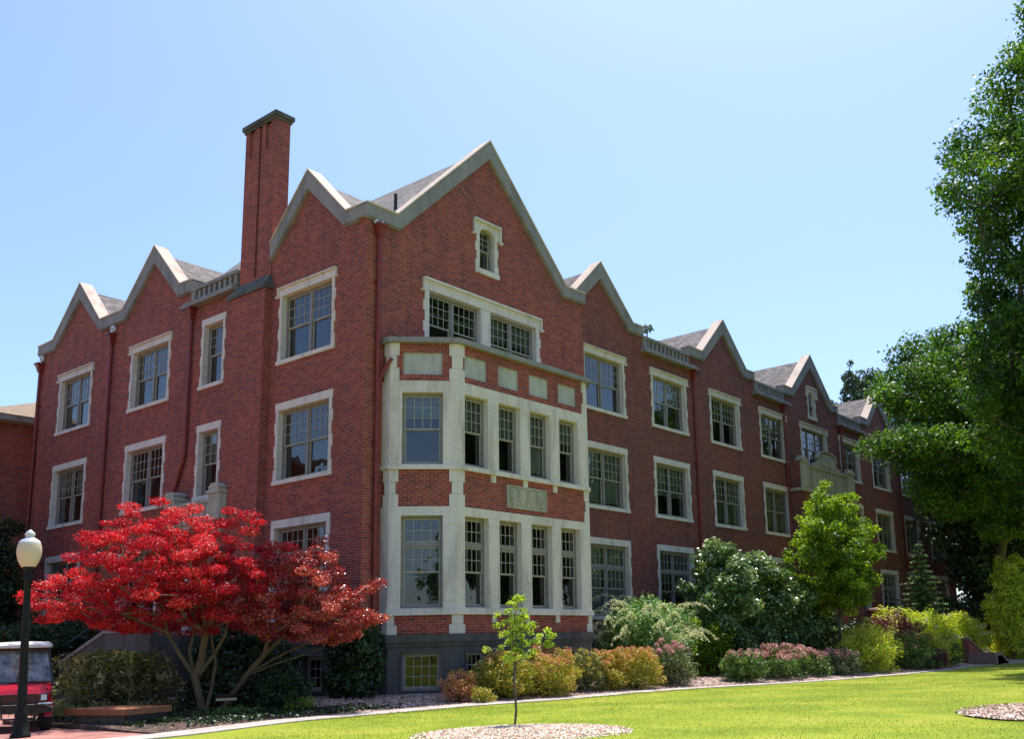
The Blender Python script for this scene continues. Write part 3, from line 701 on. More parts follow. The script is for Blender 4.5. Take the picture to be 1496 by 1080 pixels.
m = MB(); m.box(-16.6, 3, 23.35, 24.02, 12.1, 12.36); rel(m, A).build('fascia', 'coping', A)
m = MB(); m.hexa([(-2.2, 23.3, 12.36), (4, 23.3, 12.36), (4, 36, 12.36), (-2.2, 36, 12.36), (2.4, 26.0, 14.1), (4, 26.0, 14.1), (4, 30, 14.1), (2.4, 30, 14.1)]); m.box(-16.7, -2.2, 23.3, 36, 12.36, 12.4); rel(m, A).build('roof', 'shake', A)
# ------------------------------------------------------------------ foliage
def leaves_mesh(name, cen, rad, n, size, mat, flat=.6, up=.5, seed=1, elong=1.7, droop=0.0, clip=None, shell=.45):
    """n leaves scattered in soft clumps; every leaf a small folded rhombus with its own shade value"""
    g = np.random.default_rng(seed); cen = np.asarray(cen, float); rad = np.broadcast_to(np.asarray(rad, float), (len(cen),))
    w = rad**2; idx = g.choice(len(cen), n, p=w/w.sum())
    d = g.normal(size=(n, 3)); d /= np.linalg.norm(d, axis=1)[:, None]
    rr = (shell+(1-shell)*g.random(n))*np.where(g.random(n) < .12, 1.25, 1)
    off = d*rr[:, None]*rad[idx][:, None]; off[:, 2] *= flat
    p = cen[idx]+off
    if droop: p[:, 2] -= droop*(np.hypot(off[:, 0], off[:, 1]))**1.5
    p[:, 2] = np.maximum(p[:, 2], .03)
    if clip is not None: k = clip(p); p = p[k]; idx = idx[k]; d = d[k]; n = len(p)
    nn = g.normal(size=(n, 3))*.75+d*.5; nn[:, 2] += up; nn /= np.linalg.norm(nn, axis=1)[:, None]
    t = np.cross(nn, g.normal(size=(n, 3))); t /= np.linalg.norm(t, axis=1)[:, None]; b = np.cross(nn, t)
    s = size*(.65+.7*g.random(n))[:, None]
    v = np.empty((n, 4, 3)); v[:, 0] = p-t*s*.5; v[:, 1] = p+b*s*.5/elong+nn*s*.06; v[:, 2] = p+t*s*.5-nn*s*.05; v[:, 3] = p-b*s*.5/elong+nn*s*.06
    me = bpy.data.meshes.new(name); me.vertices.add(n*4); me.vertices.foreach_set('co', v.astype(np.float32).ravel())
    me.loops.add(n*4); me.loops.foreach_set('vertex_index', np.arange(n*4, dtype=np.int32))
    me.polygons.add(n); me.polygons.foreach_set('loop_start', np.arange(0, n*4, 4, dtype=np.int32))
    try: me.polygons.foreach_set('loop_total', np.full(n, 4, dtype=np.int32))
    except Exception: pass
    cl = g.random(len(cen)); val = np.clip(.5+(cl[idx]-.5)*.55+(g.random(n)-.5)*.75, 0, 1)
    at = me.attributes.new('rnd', 'FLOAT', 'FACE'); at.data.foreach_set('value', val.astype(np.float32))
    me.materials.append(mat); me.update(calc_edges=True); me.validate(); return me

def crown_points(ells, dmin, seed, tries=9000, inner=.5, nmax=400, ok=None):
    g = random.Random(seed); pts = []; W = [e[3]*e[4]*e[5] for e in ells]; ph = [g.uniform(0, 6) for _ in range(6)]
    for _ in range(tries):
        e = g.choices(ells, W)[0]
        v = Vector((g.gauss(0, 1), g.gauss(0, 1), g.gauss(0, 1))).normalized()
        k = inner+(1-inner)*g.random()**.8
        k *= 1+.16*math.sin(3*math.atan2(v.y, v.x)+ph[0]+2*v.z)+.12*math.sin(5*v.z+ph[1]+4*v.x)
        p = Vector((e[0]+v.x*e[3]*k, e[1]+v.y*e[4]*k, e[2]+v.z*e[5]*k))
        if p.z < .12 or (ok and not ok(p)): continue
        if all((p-q).length > dmin for q in pts[-420:]): pts.append(p)
        if len(pts) >= nmax: break
    return pts

def skeleton(trunk, tips, rtip, rbase, step=.6, power=.5, wob=.08, seed=3, lean=.35):
    g = random.Random(seed)
    P = [Vector(p) for p in trunk]; par = [-1]+list(range(len(P)-1)); PL = [0.0]
    for i in range(1, len(P)): PL.append(PL[-1]+(P[i]-P[i-1]).length)
    tipn = []
    order = sorted(tips, key=lambda c: (c-P[-1]).length)
    for c in order:
        best = min(range(len(P)), key=lambda i: (P[i]-c).length+lean*PL[i]+max(0, P[i].z-c.z)*.8)
        a = P[best]; dist = (c-a).length
        if dist < 1e-3: continue
        dr = (P[best]-P[par[best]]).normalized() if par[best] >= 0 else Vector((0, 0, 1))
        ctrl = a+dr*dist*.45; k = max(1, int(dist/step)); prev = best
        for j in range(1, k+1):
            t = j/k; q = a*(1-t)**2+ctrl*2*t*(1-t)+c*t*t
            if j < k: q = q+Vector((g.uniform(-1, 1), g.uniform(-1, 1), g.uniform(-1, 1)))*wob*step
            P.append(q); par.append(prev); PL.append(PL[prev]+(P[prev]-q).length); prev = len(P)-1
        tipn.append(prev)
    cnt = [0]*len(P)
    for t in tipn:
        i = t
        while i >= 0: cnt[i] += 1; i = par[i]
    tot = max(1, cnt[0]); kids = [[] for _ in P]
    for i, q in enumerate(par):
        if q >= 0: kids[q].append(i)
    rad = [rtip+(rbase-rtip)*(max(c, 1)/tot)**power for c in cnt]
    m = MB(); stack = [(0, None)]
    while stack:
        i, pr = stack.pop(); ch = [i] if pr is None else [pr, i]
        while kids[ch[-1]]:
            ks = sorted(kids[ch[-1]], key=lambda k: -cnt[k]); 
            for o in ks[1:]: stack.append((o, ch[-1]))
            ch.append(ks[0])
        if len(ch) > 1:
            rr = [rad[k] for k in ch]
            if pr is not None: rr[0] = min(rr[0], rr[1]*1.15)
            m.tube([P[k] for k in ch], rr, 8 if rr[0] > .05 else 5, False)
    return m

def plant(name, loc, label, cat, leafparts, stem=None, stemmat='bark', group=None, crown='foliage', stemname='stem'):
    e = empty(name, loc, 0, label, cat, group); d = Vector(loc)
    for nm, me in leafparts:
        me.transform(Matrix.Translation(-d)); o = bpy.data.objects.new(nm, me); COL.objects.link(o); o.parent = e
    if stem is not None:
        stem.xform(Matrix.Translation(-d)); stem.build(stemname, stemmat, e, smooth=True)
    return e

G = dict(
 maple=leaf_mat('red_maple_leaf', [(0, (.22, .006, .022)), (.3, (.38, .010, .032)), (.6, (.54, .020, .040)), (.85, (.66, .055, .036)), (1, (.74, .19, .16))], .38, .5, (1, .34, .36), .3),
 bronze=leaf_mat('bronze_maple_leaf', [(0, (.12, .014, .018)), (.35, (.30, .022, .032)), (.6, (.48, .05, .05)), (.8, (.50, .15, .035)), (1, (.66, .26, .27))], .3, .36, (1, .45, .25), .7),
 big=leaf_mat('tulip_tree_leaf', [(0, (.018, .052, .010)), (.5, (.055, .135, .02)), (1, (.14, .255, .04))], .36, .5, (1, 1, .25)),
 lime=leaf_mat('young_tree_leaf', [(0, (.04, .09, .012)), (.5, (.13, .24, .02)), (1, (.32, .42, .04))], .5, .45, (1, 1, .2)),
 sap=leaf_mat('sapling_leaf', [(0, (.12, .20, .02)), (.5, (.26, .38, .035)), (1, (.45, .52, .09))], .45, .45, (1, 1, .3)),
 rhod=leaf_mat('glossy_evergreen_leaf', [(0, (.02, .06, .015)), (.5, (.10, .19, .055)), (.85, (.22, .32, .13)), (1, (.38, .45, .27))], .22, .36, None, .8),  # palest tones put leaf glints into the colour
 pale=leaf_mat('pale_shrub_leaf', [(0, (.05, .13, .03)), (.5, (.15, .30, .08)), (1, (.34, .47, .22))], .25, .5),
 flower=leaf_mat('cream_flower', [(0, (.42, .48, .26)), (.5, (.66, .68, .46)), (1, (.82, .80, .66))], .2, .6),
 spirea=leaf_mat('golden_spirea_leaf', [(0, (.12, .17, .02)), (.45, (.31, .33, .03)), (.78, (.46, .37, .05)), (1, (.60, .32, .13))], .3, .5, (1, .9, .3)),
 spirep=leaf_mat('spirea_top_leaf', [(0, (.30, .20, .04)), (.5, (.58, .25, .11)), (1, (.66, .28, .22))], .3, .5, (1, .7, .4)),
 grey=leaf_mat('greygreen_leaf', [(0, (.06, .10, .04)), (.6, (.16, .20, .09)), (1, (.30, .30, .16))], .2, .6),
 pinkfl=leaf_mat('dusty_pink_flower', [(0, (.34, .12, .12)), (.5, (.58, .27, .27)), (1, (.70, .45, .42))], .2, .6, (1, .8, .8)),
 yellow=leaf_mat('yellow_green_leaf', [(0, (.16, .24, .02)), (.5, (.46, .54, .05)), (1, (.74, .70, .16))], .42, .5, (1, 1, .3)),
 green=leaf_mat('mid_green_leaf', [(0, (.03, .07, .015)), (.5, (.08, .16, .03)), (1, (.18, .28, .06))], .25, .5),
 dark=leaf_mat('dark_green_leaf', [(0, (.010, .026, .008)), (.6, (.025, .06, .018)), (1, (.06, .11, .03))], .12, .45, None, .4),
 purple=leaf_mat('barberry_leaf', [(0, (.045, .012, .022)), (.5, (.13, .025, .04)), (1, (.30, .10, .12))], .25, .45, (1, .4, .4)),
 fern=leaf_mat('arching_grass_leaf', [(0, (.05, .08, .015)), (.5, (.21, .24, .08)), (1, (.60, .52, .27))], .25, .5),
 conif=leaf_mat('spruce_needle', [(0, (.03, .085, .035)), (.5, (.11, .22, .085)), (1, (.28, .40, .17))], .12, .55),
 pine=leaf_mat('pine_needle', [(0, (.04, .075, .045)), (1, (.10, .15, .09))], .1, .6),
)

# --- the red maple: bare olive limbs under a layered crown
vr = Vector((.856, -.516, 0)); vd = Vector((.516, .856, 0)); mb0 = Vector((-4.75, .35, .02))
def V(r, z, d=0.0): return mb0+vr*r+vd*d+Vector((0, 0, z))
def layered(ells, rad, seed, dmin, nmax, inner=.35, ok=None): return crown_points(ells, dmin, seed, 9000, inner, nmax, ok)
def E3(r, z, d, a, b, c): p = V(r, z, d); return (p.x, p.y, p.z, a, b, c)
okm = lambda p: p.x < -.35 or p.y < -.6
mp = crown_points([E3(-.95, 3.75, 0, 2.35, 2.3, 1.45), E3(-2.65, 2.95, .2, 1.75, 1.6, .9), E3(.4, 3.5, -.3, 1.9, 2.0, 1.4), E3(-1.3, 4.65, .1, 1.35, 1.4, .75)], .40, 11, 14000, .2, 290, okm)
mp += crown_points([E3(.2, 2.45, 1.9, 2.3, .9, .45), E3(-1.6, 2.35, 1.6, 1.2, .8, .3)], .42, 12, 4000, .1, 45, lambda p: p.x < -.5)
tr = [V(0, 0), V(-.02, .35), V(-.12, .7), V(-.2, 1.0), V(-.05, 1.35)]
sk = skeleton(tr, mp, .006, .10, .42, .5, .16, 5, .3)
# the low forked limbs seen below the crown
for pts, r0 in (([V(-.18, .95), V(-.55, 1.5), V(-.9, 2.1), V(-1.0, 2.7), V(-1.5, 3.3)], .065), ([V(-.1, 1.0), V(.25, 1.5), V(.5, 2.0), V(.6, 2.7), V(.8, 3.5)], .06),
                ([V(.1, .05), V(.22, .6), V(.3, 1.3), V(.15, 2.0), V(.3, 3.0)], .06), ([V(-.2, 1.05), V(-.35, 1.6), V(-.2, 2.3), V(-.6, 3.2)], .045), ([V(-.9, 2.1), V(-1.8, 2.5), V(-2.9, 2.75), V(-3.6, 3.0)], .04)):
    sk.tube(pts, [r0*(1-.16*k) for k in range(len(pts))], 8, False)
# twiggy pale tips showing through the leaves
gq = random.Random(4)
for c in gq.sample(mp, 90):
    q = c+Vector((gq.uniform(-.3, .3), gq.uniform(-.3, .3), gq.uniform(.1, .35))); sk.tube([c, c*.5+q*.5+Vector((0, 0, .05)), q], [.008, .006, .003], 4, False)
plant('red_maple', mb0, 'spreading bright red maple with several olive limbs, left of the brick corner', 'tree',
      [('crown', leaves_mesh('crown', mp, [.19+.15*random.random() for _ in mp], 92000, .060, G['maple'], .5, .75, 21, 1.7))], sk, 'maplebark', None, 'crown', 'trunk')
mb1 = mb0+vr*.45+vd*.2
mp2 = crown_points([E3(2.3, 2.9, -.6, 1.45, 1.4, 1.05), E3(3.0, 2.35, -1.2, 1.15, 1.0, .6), E3(2.3, 3.8, -.8, .95, .9, .6)], .40, 31, 9000, .25, 130, lambda p: (p.x < -.4 or p.y < -.5))
for r_, z_ in ((3.4, 2.1), (3.7, 2.15), (3.95, 2.25), (4.15, 2.3), (3.3, 2.75), (3.6, 2.9), (3.85, 3.05), (4.1, 3.2)): mp2.append(V(r_, z_, -2.0))
tr = [V(.45, 0, .2), V(.75, .5, .1), V(1.1, 1.0, 0), V(1.5, 1.5, -.2)]
sk = skeleton(tr, mp2, .005, .07, .42, .5, .14, 7, .3)
for pts, r0 in (([V(.75, .5, .1), V(1.2, 1.2, .1), V(1.9, 1.9, 0), V(2.4, 2.4, -.3)], .045), ([V(1.1, 1.0), V(2.0, 1.5, -.2), V(3.0, 1.95, -.6), V(3.6, 2.3, -.9)], .035), ([V(1.1, .95), V(1.7, 1.2, -.1), V(2.5, 1.45, -.3), V(2.9, 1.6, -.5)], .03)):
    sk.tube(pts, [r0*(1-.16*k) for k in range(len(pts))], 8, False)
plant('red_maple', mb1, 'bronze red maple leaning right towards the brick corner, its tips pink and orange', 'tree',
      [('crown', leaves_mesh('crown', mp2, [.27 if p.x < -1.8 else .19 for p in mp2], 34000, .060, G['bronze'], .55, .8, 22, 1.7))], sk, 'maplebark', None, 'crown', 'trunk')

# --- shrubs built as uneven mounds
def mound(loc, w, h, seed, layers, label, cat='shrub', name='shrub', group=None, dmin=None, depth=None, inner=.62, lump=.16, top_only=None, rr=None):
    w *= 1.12; x, y, z = loc; r = w/2; dy = (depth or w)/2; dmin = dmin or max(.16, w*.11)
    el = [(x, y, z+h*.42, r*.84, dy*.84, h*.5)]
    g = random.Random(seed)
    for _ in range(4): el.append((x+g.uniform(-.42, .42)*r, y+g.uniform(-.42, .42)*dy, z+h*g.uniform(.4, .62), r*.45, dy*.45, h*.32))
    pts = [p for p in crown_points(el, dmin, seed, 6000, inner, 330) if p.z > z+.05]
    cr = (rr or dmin*.95)
    pts = [p+Vector((g.uniform(-.07, .07)*w, g.uniform(-.07, .07)*w, g.uniform(-.02, .09)*h)) for p in pts]
    parts = []
    for k, (mat, n, size, upb, sel) in enumerate(layers):
        pp = [p for p in pts if sel is None or p.z-z > h*sel]
        if not pp: continue
        pq = [p+Vector((0, 0, cr*.45)) for p in pp] if sel is not None else pp
        parts.append(('foliage' if k == 0 else 'blossom', leaves_mesh('foliage' if k == 0 else 'blossom', pq, cr*(1 if sel is None else .6), n, size, G[mat], .8, upb, seed+k, 1.6)))
    sm = MB(); gg = random.Random(seed+9)
    for p in gg.sample(pts, min(26, len(pts))):
        b = Vector((x+(p.x-x)*.12, y+(p.y-y)*.12, z)); mid = b*.45+p*.55+Vector((0, 0, .08*h)); sm.tube([b, mid, p], [.018*max(1, w*.35), .012*max(1, w*.3), .005], 5, False)
    return plant(name, (x, y, z), label, cat, parts, sm, 'bark', group)
SG = 'golden spirea mounds along the path'
mound((.88, -3.2, .07), .98, .78, 41, [('spirep', 2600, .055, .6, None), ('spirea', 500, .05, .6, .3)], 'small coppery orange spirea at the left end of the row, right of the cellar window', group=SG, name='spirea')
mound((1.05, -3.95, .05), .56, .36, 42, [('spirea', 1300, .05, .6, None)], 'smallest low yellowish spirea tuft in front of the coppery one', group=SG, name='spirea')
mound((2.5, -3.45, .08), 1.75, 1.24, 43, [('spirea', 10500, .06, .6, None), ('spirep', 900, .05, .8, .78)], 'round yellow green spirea mound just left behind the sapling trunk', group=SG, name='spirea')
mound((3.95, -3.8, .07), 1.9, 1.25, 44, [('spirea', 10500, .06, .6, None), ('spirep', 2000, .05, .8, .65)], 'widest dense spirea mound just right behind the sapling trunk', group=SG, name='spirea')
mound((5.05, -3.0, .1), 1.5, 1.36, 45, [('spirep', 5000, .06, .7, None), ('spirea', 2600, .055, .7, .2)], 'orange topped spirea set back between the widest mound and the greyish one', group=SG, name='spirea')
mound((5.95, -3.6, .06), 1.3, 1.2, 46, [('grey', 3800, .06, .6, None), ('spirea', 3600, .055, .8, .3)], 'greyish loose spirea in the middle of the row', group=SG, name='spirea')
mound((6.95, -3.75, .05), 1.45, 1.2, 47, [('spirea', 7600, .06, .6, None), ('spirep', 2200, .05, .8, .55)], 'orange tipped spirea left of the tall golden mound', group=SG, name='spirea')
mound((8.1, -4.1, .05), 1.85, 1.26, 48, [('spirea', 9500, .06, .6, None), ('spirep', 1700, .05, .8, .7)], 'bright golden spirea mound next to the pink headed shrub', group=SG, name='spirea')
mound((9.95, -4.3, .04), 1.6, 1.45, 49, [('grey', 6500, .07, .5, None), ('pinkfl', 2600, .05, .9, .72)], 'grey green shrub with dusty pink flower heads at the right end of the spirea row', name='flowering_shrub')
# --- arching cream plumed shrub
def plumes(loc, w, h, seed, nleaf, nplume, label, mat='pale', fl='flower', plen=1.1, lsize=.09):
    x, y, z = loc; el = [(x, y, z+h*.45, w*.44, w*.34, h*.45), (x-w*.2, y, z+h*.6, w*.25, w*.25, h*.3), (x+w*.2, y, z+h*.5, w*.27, w*.25, h*.3)]
    pts = [p for p in crown_points(el, .32, seed, 6000, .6, 240) if p.y < .1]
    g = random.Random(seed); cc = []; sm = MB()
    for i in range(nplume):
        p = g.choice(pts); 
        if p.z < z+h*.35: continue
        out = Vector((p.x-x, (p.y-y)*.8, 0)); out = out.normalized() if out.length > .1 else Vector((g.uniform(-1, 1), -.5, 0)).normalized()
        out = (out+Vector((g.uniform(-.5, .5), g.uniform(-.5, .3), 0))).normalized(); ln = plen*g.uniform(.5, 1.15)
        path = []
        for t in range(17):
            s_ = t/16; q = p+out*ln*s_+Vector((0, 0, .38*ln*math.sin(s_*2.2)-.28*ln*s_*s_)); path.append(q)
            if q.y < .45: cc.append((q, .032+.025*(1-s_)))
        sm.tube([p]+path[2::3], .008, 4, False)
    for p in g.sample(pts, min(40, len(pts))): sm.tube([(x+(p.x-x)*.1, y+(p.y-y)*.1, z), tuple((Vector((x, y, z))+p*2)/3+Vector((0, 0, .1))), tuple(p)], [.03, .018, .006], 5, False)
    return plant('flowering_shrub', loc, label, 'shrub', [('foliage', leaves_mesh('foliage', pts, .36, nleaf, lsize, G[mat], .8, .5, seed, 1.8)),
        ('blossom', leaves_mesh('blossom', [c for c, r in cc], [r*1.6 for c, r in cc], nplume*120, .06, G[fl], 1, .3, seed+1, 1.6))], sm, 'bark')
plumes((12.2, -2.0, .25), 4.5, 2.95, 51, 17000, 120, 'large arching shrub with cream flower plumes right of the bay window', plen=1.35, lsize=.12)
mound((13.9, -3.0, .2), 2.3, 2.2, 52, [('lime', 9000, .10, .5, None)], 'fresh green leafy shrub in front of the cream plumed one')
# --- the big glossy evergreens
mound((18.3, -2.7, .2), 7.2, 4.9, 53, [('rhod', 78000, .165, 1.0, None)], 'huge dark glossy evergreen shrub with glinting leaves before the wing', depth=4.6, dmin=.5, inner=.7)
mound((22.4, -2.9, .2), 3.4, 3.6, 54, [('rhod', 19000, .18, 1.0, None), ('lime', 1800, .14, .8, .5)], 'smaller dark glossy evergreen shrub behind the slim tree trunk', dmin=.42, inner=.6)
# --- generic tree
def tree(name, base, label, ells, nt, leafn, leafs, mat, rb, rt=.02, seed=1, cr=.7, trunkh=2.0, flat=.7, bark='bark', step=.9, dmin=.8, group=None, inner=.45, lean=(0, 0), up=.5, rrand=.3, ok=None, cat='tree'):
    base = Vector(base); tips = crown_points(ells, dmin, seed, 14000, inner, nt, ok)
    tr = [base+Vector((lean[0]*k/4+.03*math.sin(k*2+seed), lean[1]*k/4, trunkh*k/4)) for k in range(5)]
    sk = skeleton(tr, tips, rt, rb, step, .5, .1, seed, .25)
    g = random.Random(seed)
    return plant(name, base, label, cat, [('crown', leaves_mesh('crown', tips, [cr*(1-rrand+2*rrand*g.random()) for _ in tips], leafn, leafs, G[mat], flat, up, seed, 1.5))], sk, bark, group, 'crown', 'trunk')
tree('young_tree', (21.5, -5.5, .05), 'slim young tree with a lime green crown in front of the stone balcony',
     [(21.5, -5.5, 5.0, 2.0, 1.9, 2.3), (21.3, -5.5, 6.7, 1.3, 1.2, 1.4), (19.9, -5.6, 5.9, 1.1, .9, .7), (23.4, -5.4, 5.4, 1.0, .9, 1.4), (21.4, -5.5, 3.6, 1.9, 1.8, 1.0), (19.3, -5.6, 4.9, .8, .5, .3), (22.4, -5.6, 7.2, .6, .5, .8)], 300, 40000, .115, 'lime', .08, .006, 61, .33, 2.2, dmin=.36, step=.5, inner=.2)
tree('sapling', (-4.42, -10.08, .02), 'thin sapling with sparse bright green leaf tufts in the round mulch bed',
     [(-4.4, -10.1, 1.85, .46, .46, .62), (-4.45, -10.1, 2.3, .26, .26, .32), (-4.95, -9.85, 1.5, .22, .15, .12), (-3.75, -10.45, 1.7, .25, .15, .16), (-4.4, -10.1, 1.4, .4, .4, .2)], 58, 2300, .056, 'sap', .024, .0035, 62, .095, 1.2, dmin=.15, step=.2, inner=.15, bark='bark')
# --- the great trees on the right
tree('shade_tree', (24.2, -17.8, 0), 'very tall broadleaf tree whose crown fills the upper right edge',
     [(23.8, -17.3, 18.5, 5.5, 5.5, 7.5), (23.9, -17.3, 12, 5.9, 5.9, 5.5), (25.0, -18.3, 25.3, 4.3, 4.3, 5.6)], 640, 250000, .18, 'big', .5, .02, 71, .92, 6, dmin=.82, step=1.3, inner=.45)
tree('shade_tree', (41.6, -7.3, 0), 'shorter broadleaf tree reaching left over the far end of the wing',
     [(30.8, -7.2, 13.5, 2.5, 2.3, 2.3), (28.3, -7.2, 10.6, 2.3, 1.8, 1.4), (35.5, -7, 14.6, 3.8, 3.5, 3.6), (34.6, -7, 10.2, 3.8, 3, 2.6), (39.5, -7.8, 15.0, 4.2, 3.6, 4.4), (40, -7.8, 10.5, 4, 3, 3.5), (42.5, -11, 14.5, 4, 3, 4)], 500, 115000, .2, 'big', .26, .02, 72, .8, 4.6, dmin=.8, step=1.0, inner=.4)
tree('shade_tree', (51.0, -3.6, 0), 'deeply shaded broadleaf tree standing beyond the shorter one',
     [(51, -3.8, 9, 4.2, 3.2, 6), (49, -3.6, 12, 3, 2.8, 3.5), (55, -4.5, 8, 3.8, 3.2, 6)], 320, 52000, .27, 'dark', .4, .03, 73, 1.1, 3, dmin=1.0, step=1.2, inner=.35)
tree('yellow_tree', (38.6, -8.0, 0), 'yellow green small tree at the right edge beside the path',
     [(38.9, -8.0, 2.4, 1.7, 1.2, 2.2), (39.5, -8.0, 4.3, 1.0, 1.0, 1.5), (38.2, -8.1, 3.6, .7, .7, .8)], 190, 13000, .13, 'yellow', .1, .008, 74, .34, 1.0, dmin=.38, step=.5, inner=.3)
tree('shade_tree', (62, -3, 0), 'distant dark tree beyond the end of the wing', [(62, -3, 6, 4.5, 4, 6.5), (69, -6, 6, 6, 4, 6)], 200, 30000, .4, 'dark', .4, .04, 75, 1.6, 2, dmin=1.3, step=1.6, inner=.4)
tree('shade_tree', (76, -16, 0), 'distant tree at the right edge behind the yellow green tree', [(76, -16, 7, 7, 6, 7.5), (84, -20, 7, 7, 6, 7.5)], 200, 30000, .42, 'dark', .4, .04, 76, 1.8, 2, dmin=1.5, step=1.6, inner=.4)
# --- conical spruce
def spruce(base, h, r, seed, label, mat='conif', n=15000, name='spruce', size=.14, sparse=1.0):
    g = random.Random(seed); base = Vector(base); sm = MB().tube([base, base+Vector((0, 0, h*.5)), base+Vector((0, 0, h*.98))], [h*.018, h*.01, .01], 8); cs = []; rs = []
    lv = int(h*3.0*sparse)
    for i in range(lv):
        t = i/lv; z = h*(.06+.93*t); rr_ = r*(1-t)**.85*g.uniform(.8, 1.12); k = max(3, int(9*(1-t)*sparse+3)); a0 = g.uniform(0, 6)
        for j in range(k):
            a = a0+j*6.283/k+g.uniform(-.25, .25); R_ = rr_*g.uniform(.75, 1.1)
            tip = base+Vector((R_*math.cos(a), R_*math.sin(a), z-.18*R_+.10*R_)); b0 = base+Vector((0, 0, z+.12*R_)); sm.tube([b0, b0*.45+tip*.55-Vector((0, 0, .05*R_)), tip], [.02, .012, .005], 4, False)
            m_ = max(2, int(R_/.22))
            for q in range(1, m_+1): s_ = q/m_; cs.append(b0*(1-s_)+tip*s_-Vector((0, 0, .08*R_*math.sin(s_*3)))); rs.append(.20*(1.15-.5*s_)*max(.6, min(1.4, r/1.8)))
    return plant(name, base, label, 'tree', [('crown', leaves_mesh('crown', cs, rs, n, size, G[mat], .4, .5, seed, 3.0))], sm, 'bark', None, 'crown', 'trunk')
spruce((40.6, -2.6, .2), 7.1, 2.1, 81, 'young conical spruce in front of the wing, behind the yellow green shrubs', n=24000, size=.19)
tree('conifer', (38.4, 15.0, 0), 'dark conifer whose tip shows over the wing roof beside the second gable', [(38.4, 15, 22.3, .9, .9, 2.2), (38.0, 15, 20, 1.8, 1.8, 2.5), (37.6, 15, 23.9, .5, .4, .5)], 60, 5000, .2, 'pine', .2, .02, 82, .4, 19, dmin=.4, flat=.6, inner=.2)
tree('conifer', (79, 16, 0), 'tall pine showing behind the far gable', [(79, 16, 25, 1.4, 1.4, 5.2), (77.8, 16, 23.5, .8, .8, 3.4), (80.3, 16, 27.0, .8, .8, 3.2)], 70, 6500, .3, 'pine', .25, .03, 83, .5, 18, dmin=.6, flat=1.0, inner=.2)
tree('conifer', (73.5, 16, 0), 'smaller pine just left of the tall pine behind the far gable', [(73.5, 16, 22, .7, .7, 3.0), (71.5, 16, 21.0, .6, .6, 1.6)], 30, 2400, .28, 'pine', .2, .03, 84, .42, 17, dmin=.5, flat=1.0, inner=.2)
tree('conifer', (84, 16, 0), 'dense pine just right of the tall pine behind the far gable', [(84, 16, 26, 2.2, 2.2, 5.0), (87, 16, 23, 2.4, 2.4, 5)], 120, 14000, .34, 'pine', .3, .03, 85, .8, 17, dmin=.7, flat=1.0, inner=.2)
# --- mixed border
PG_ = 'low pink flowered clumps in the border'
mound((12.75, -5.6, .06), 1.55, 1.05, 91, [('green', 4200, .085, .5, None), ('pinkfl', 900, .05, 1, .75)], 'leafy green clump with few pink heads at the left of the pink border', name='flower_clump', group=PG_, cat='flowers')
mound((14.6, -5.9, .05), 2.2, 1.1, 92, [('green', 5000, .08, .5, None), ('pinkfl', 5200, .055, 1, .62)], 'broad clump of pale pink flower heads before the huge evergreen', name='flower_clump', group=PG_, cat='flowers')
mound((16.4, -6.1, .05), 2.0, 1.05, 93, [('green', 4500, .08, .5, None), ('pinkfl', 4300, .055, 1, .62)], 'clump of rosy flower heads in the middle of the pink border', name='flower_clump', group=PG_, cat='flowers')
mound((18.3, -6.6, .04), 1.9, .98, 94, [('grey', 4000, .08, .5, None), ('pinkfl', 3000, .055, 1, .62)], 'greyer clump with mauve flower heads left of the slim tree trunk', name='flower_clump', group=PG_, cat='flowers')
mound((20.6, -6.9, .03), 2.2, 1.7, 95, [('yellow', 7500, .085, .5, None), ('spirep', 900, .05, .8, .6)], 'yellow green shrub with coral tips at the foot of the slim tree')
mound((22.3, -6.5, .03), 2.2, 2.1, 96, [('yellow', 8500, .085, .5, None)], 'taller yellow green shrub right behind the slim tree')
mound((24.3, -7.2, .03), 2.5, 1.6, 97, [('green', 6500, .09, .5, None), ('spirep', 900, .05, .8, .5)], 'green and amber shrub below the purple barberry')
mound((26.3, -6.0, .05), 2.9, 2.45, 98, [('purple', 11500, .09, .5, None)], 'large purple barberry above the yellow green shrubs', name='barberry')
mound((27.5, -7.3, .03), 2.0, 1.5, 99, [('yellow', 5500, .085, .5, None), ('spirep', 900, .05, .8, .5)], 'amber and green shrub right of the small purple barberry')
mound((26.15, -7.9, .03), 1.2, .9, 100, [('purple', 2600, .075, .5, None)], 'small low purple barberry at the edge of the lawn', name='barberry')
mound((29.6, -7.2, .03), 1.7, 1.3, 101, [('green', 4800, .09, .5, None)], 'round green shrub left of the brick step wall')
plumes((34.2, -5.0, .2), 3.9, 2.6, 102, 13000, 40, 'bright yellow green shrub with pinkish plumes above the brick step wall', 'yellow', 'flower', .55, .12)
plumes((37.4, -5.6, .2), 3.6, 2.5, 103, 11000, 40, 'second yellow green plumed shrub, nearer the right edge', 'yellow', 'flower', .55, .12)
mound((31.0, -4.4, .2), 2.6, 2.7, 104, [('yellow', 6000, .11, .5, None)], 'yellow green shrub between the purple barberry and the young spruce')
mound((40.2, -7.8, .05), 2.6, 1.9, 105, [('yellow', 7500, .12, .5, None)], 'yellow green shrub behind the end of the brick step wall')
mound((36.5, -2.3, .2), 3.0, 2.0, 106, [('pale', 5500, .12, .5, None)], 'pale green bushy shrub at the foot of the spruce')
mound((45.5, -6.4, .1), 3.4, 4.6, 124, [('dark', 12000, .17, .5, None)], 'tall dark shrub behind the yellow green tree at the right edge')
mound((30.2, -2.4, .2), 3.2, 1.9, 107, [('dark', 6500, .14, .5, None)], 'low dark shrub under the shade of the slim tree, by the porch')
mound((26.6, -2.6, .2), 3.0, 2.2, 108, [('dark', 7500, .14, .5, None)], 'dark rounded shrub between the glossy evergreen and the porch')
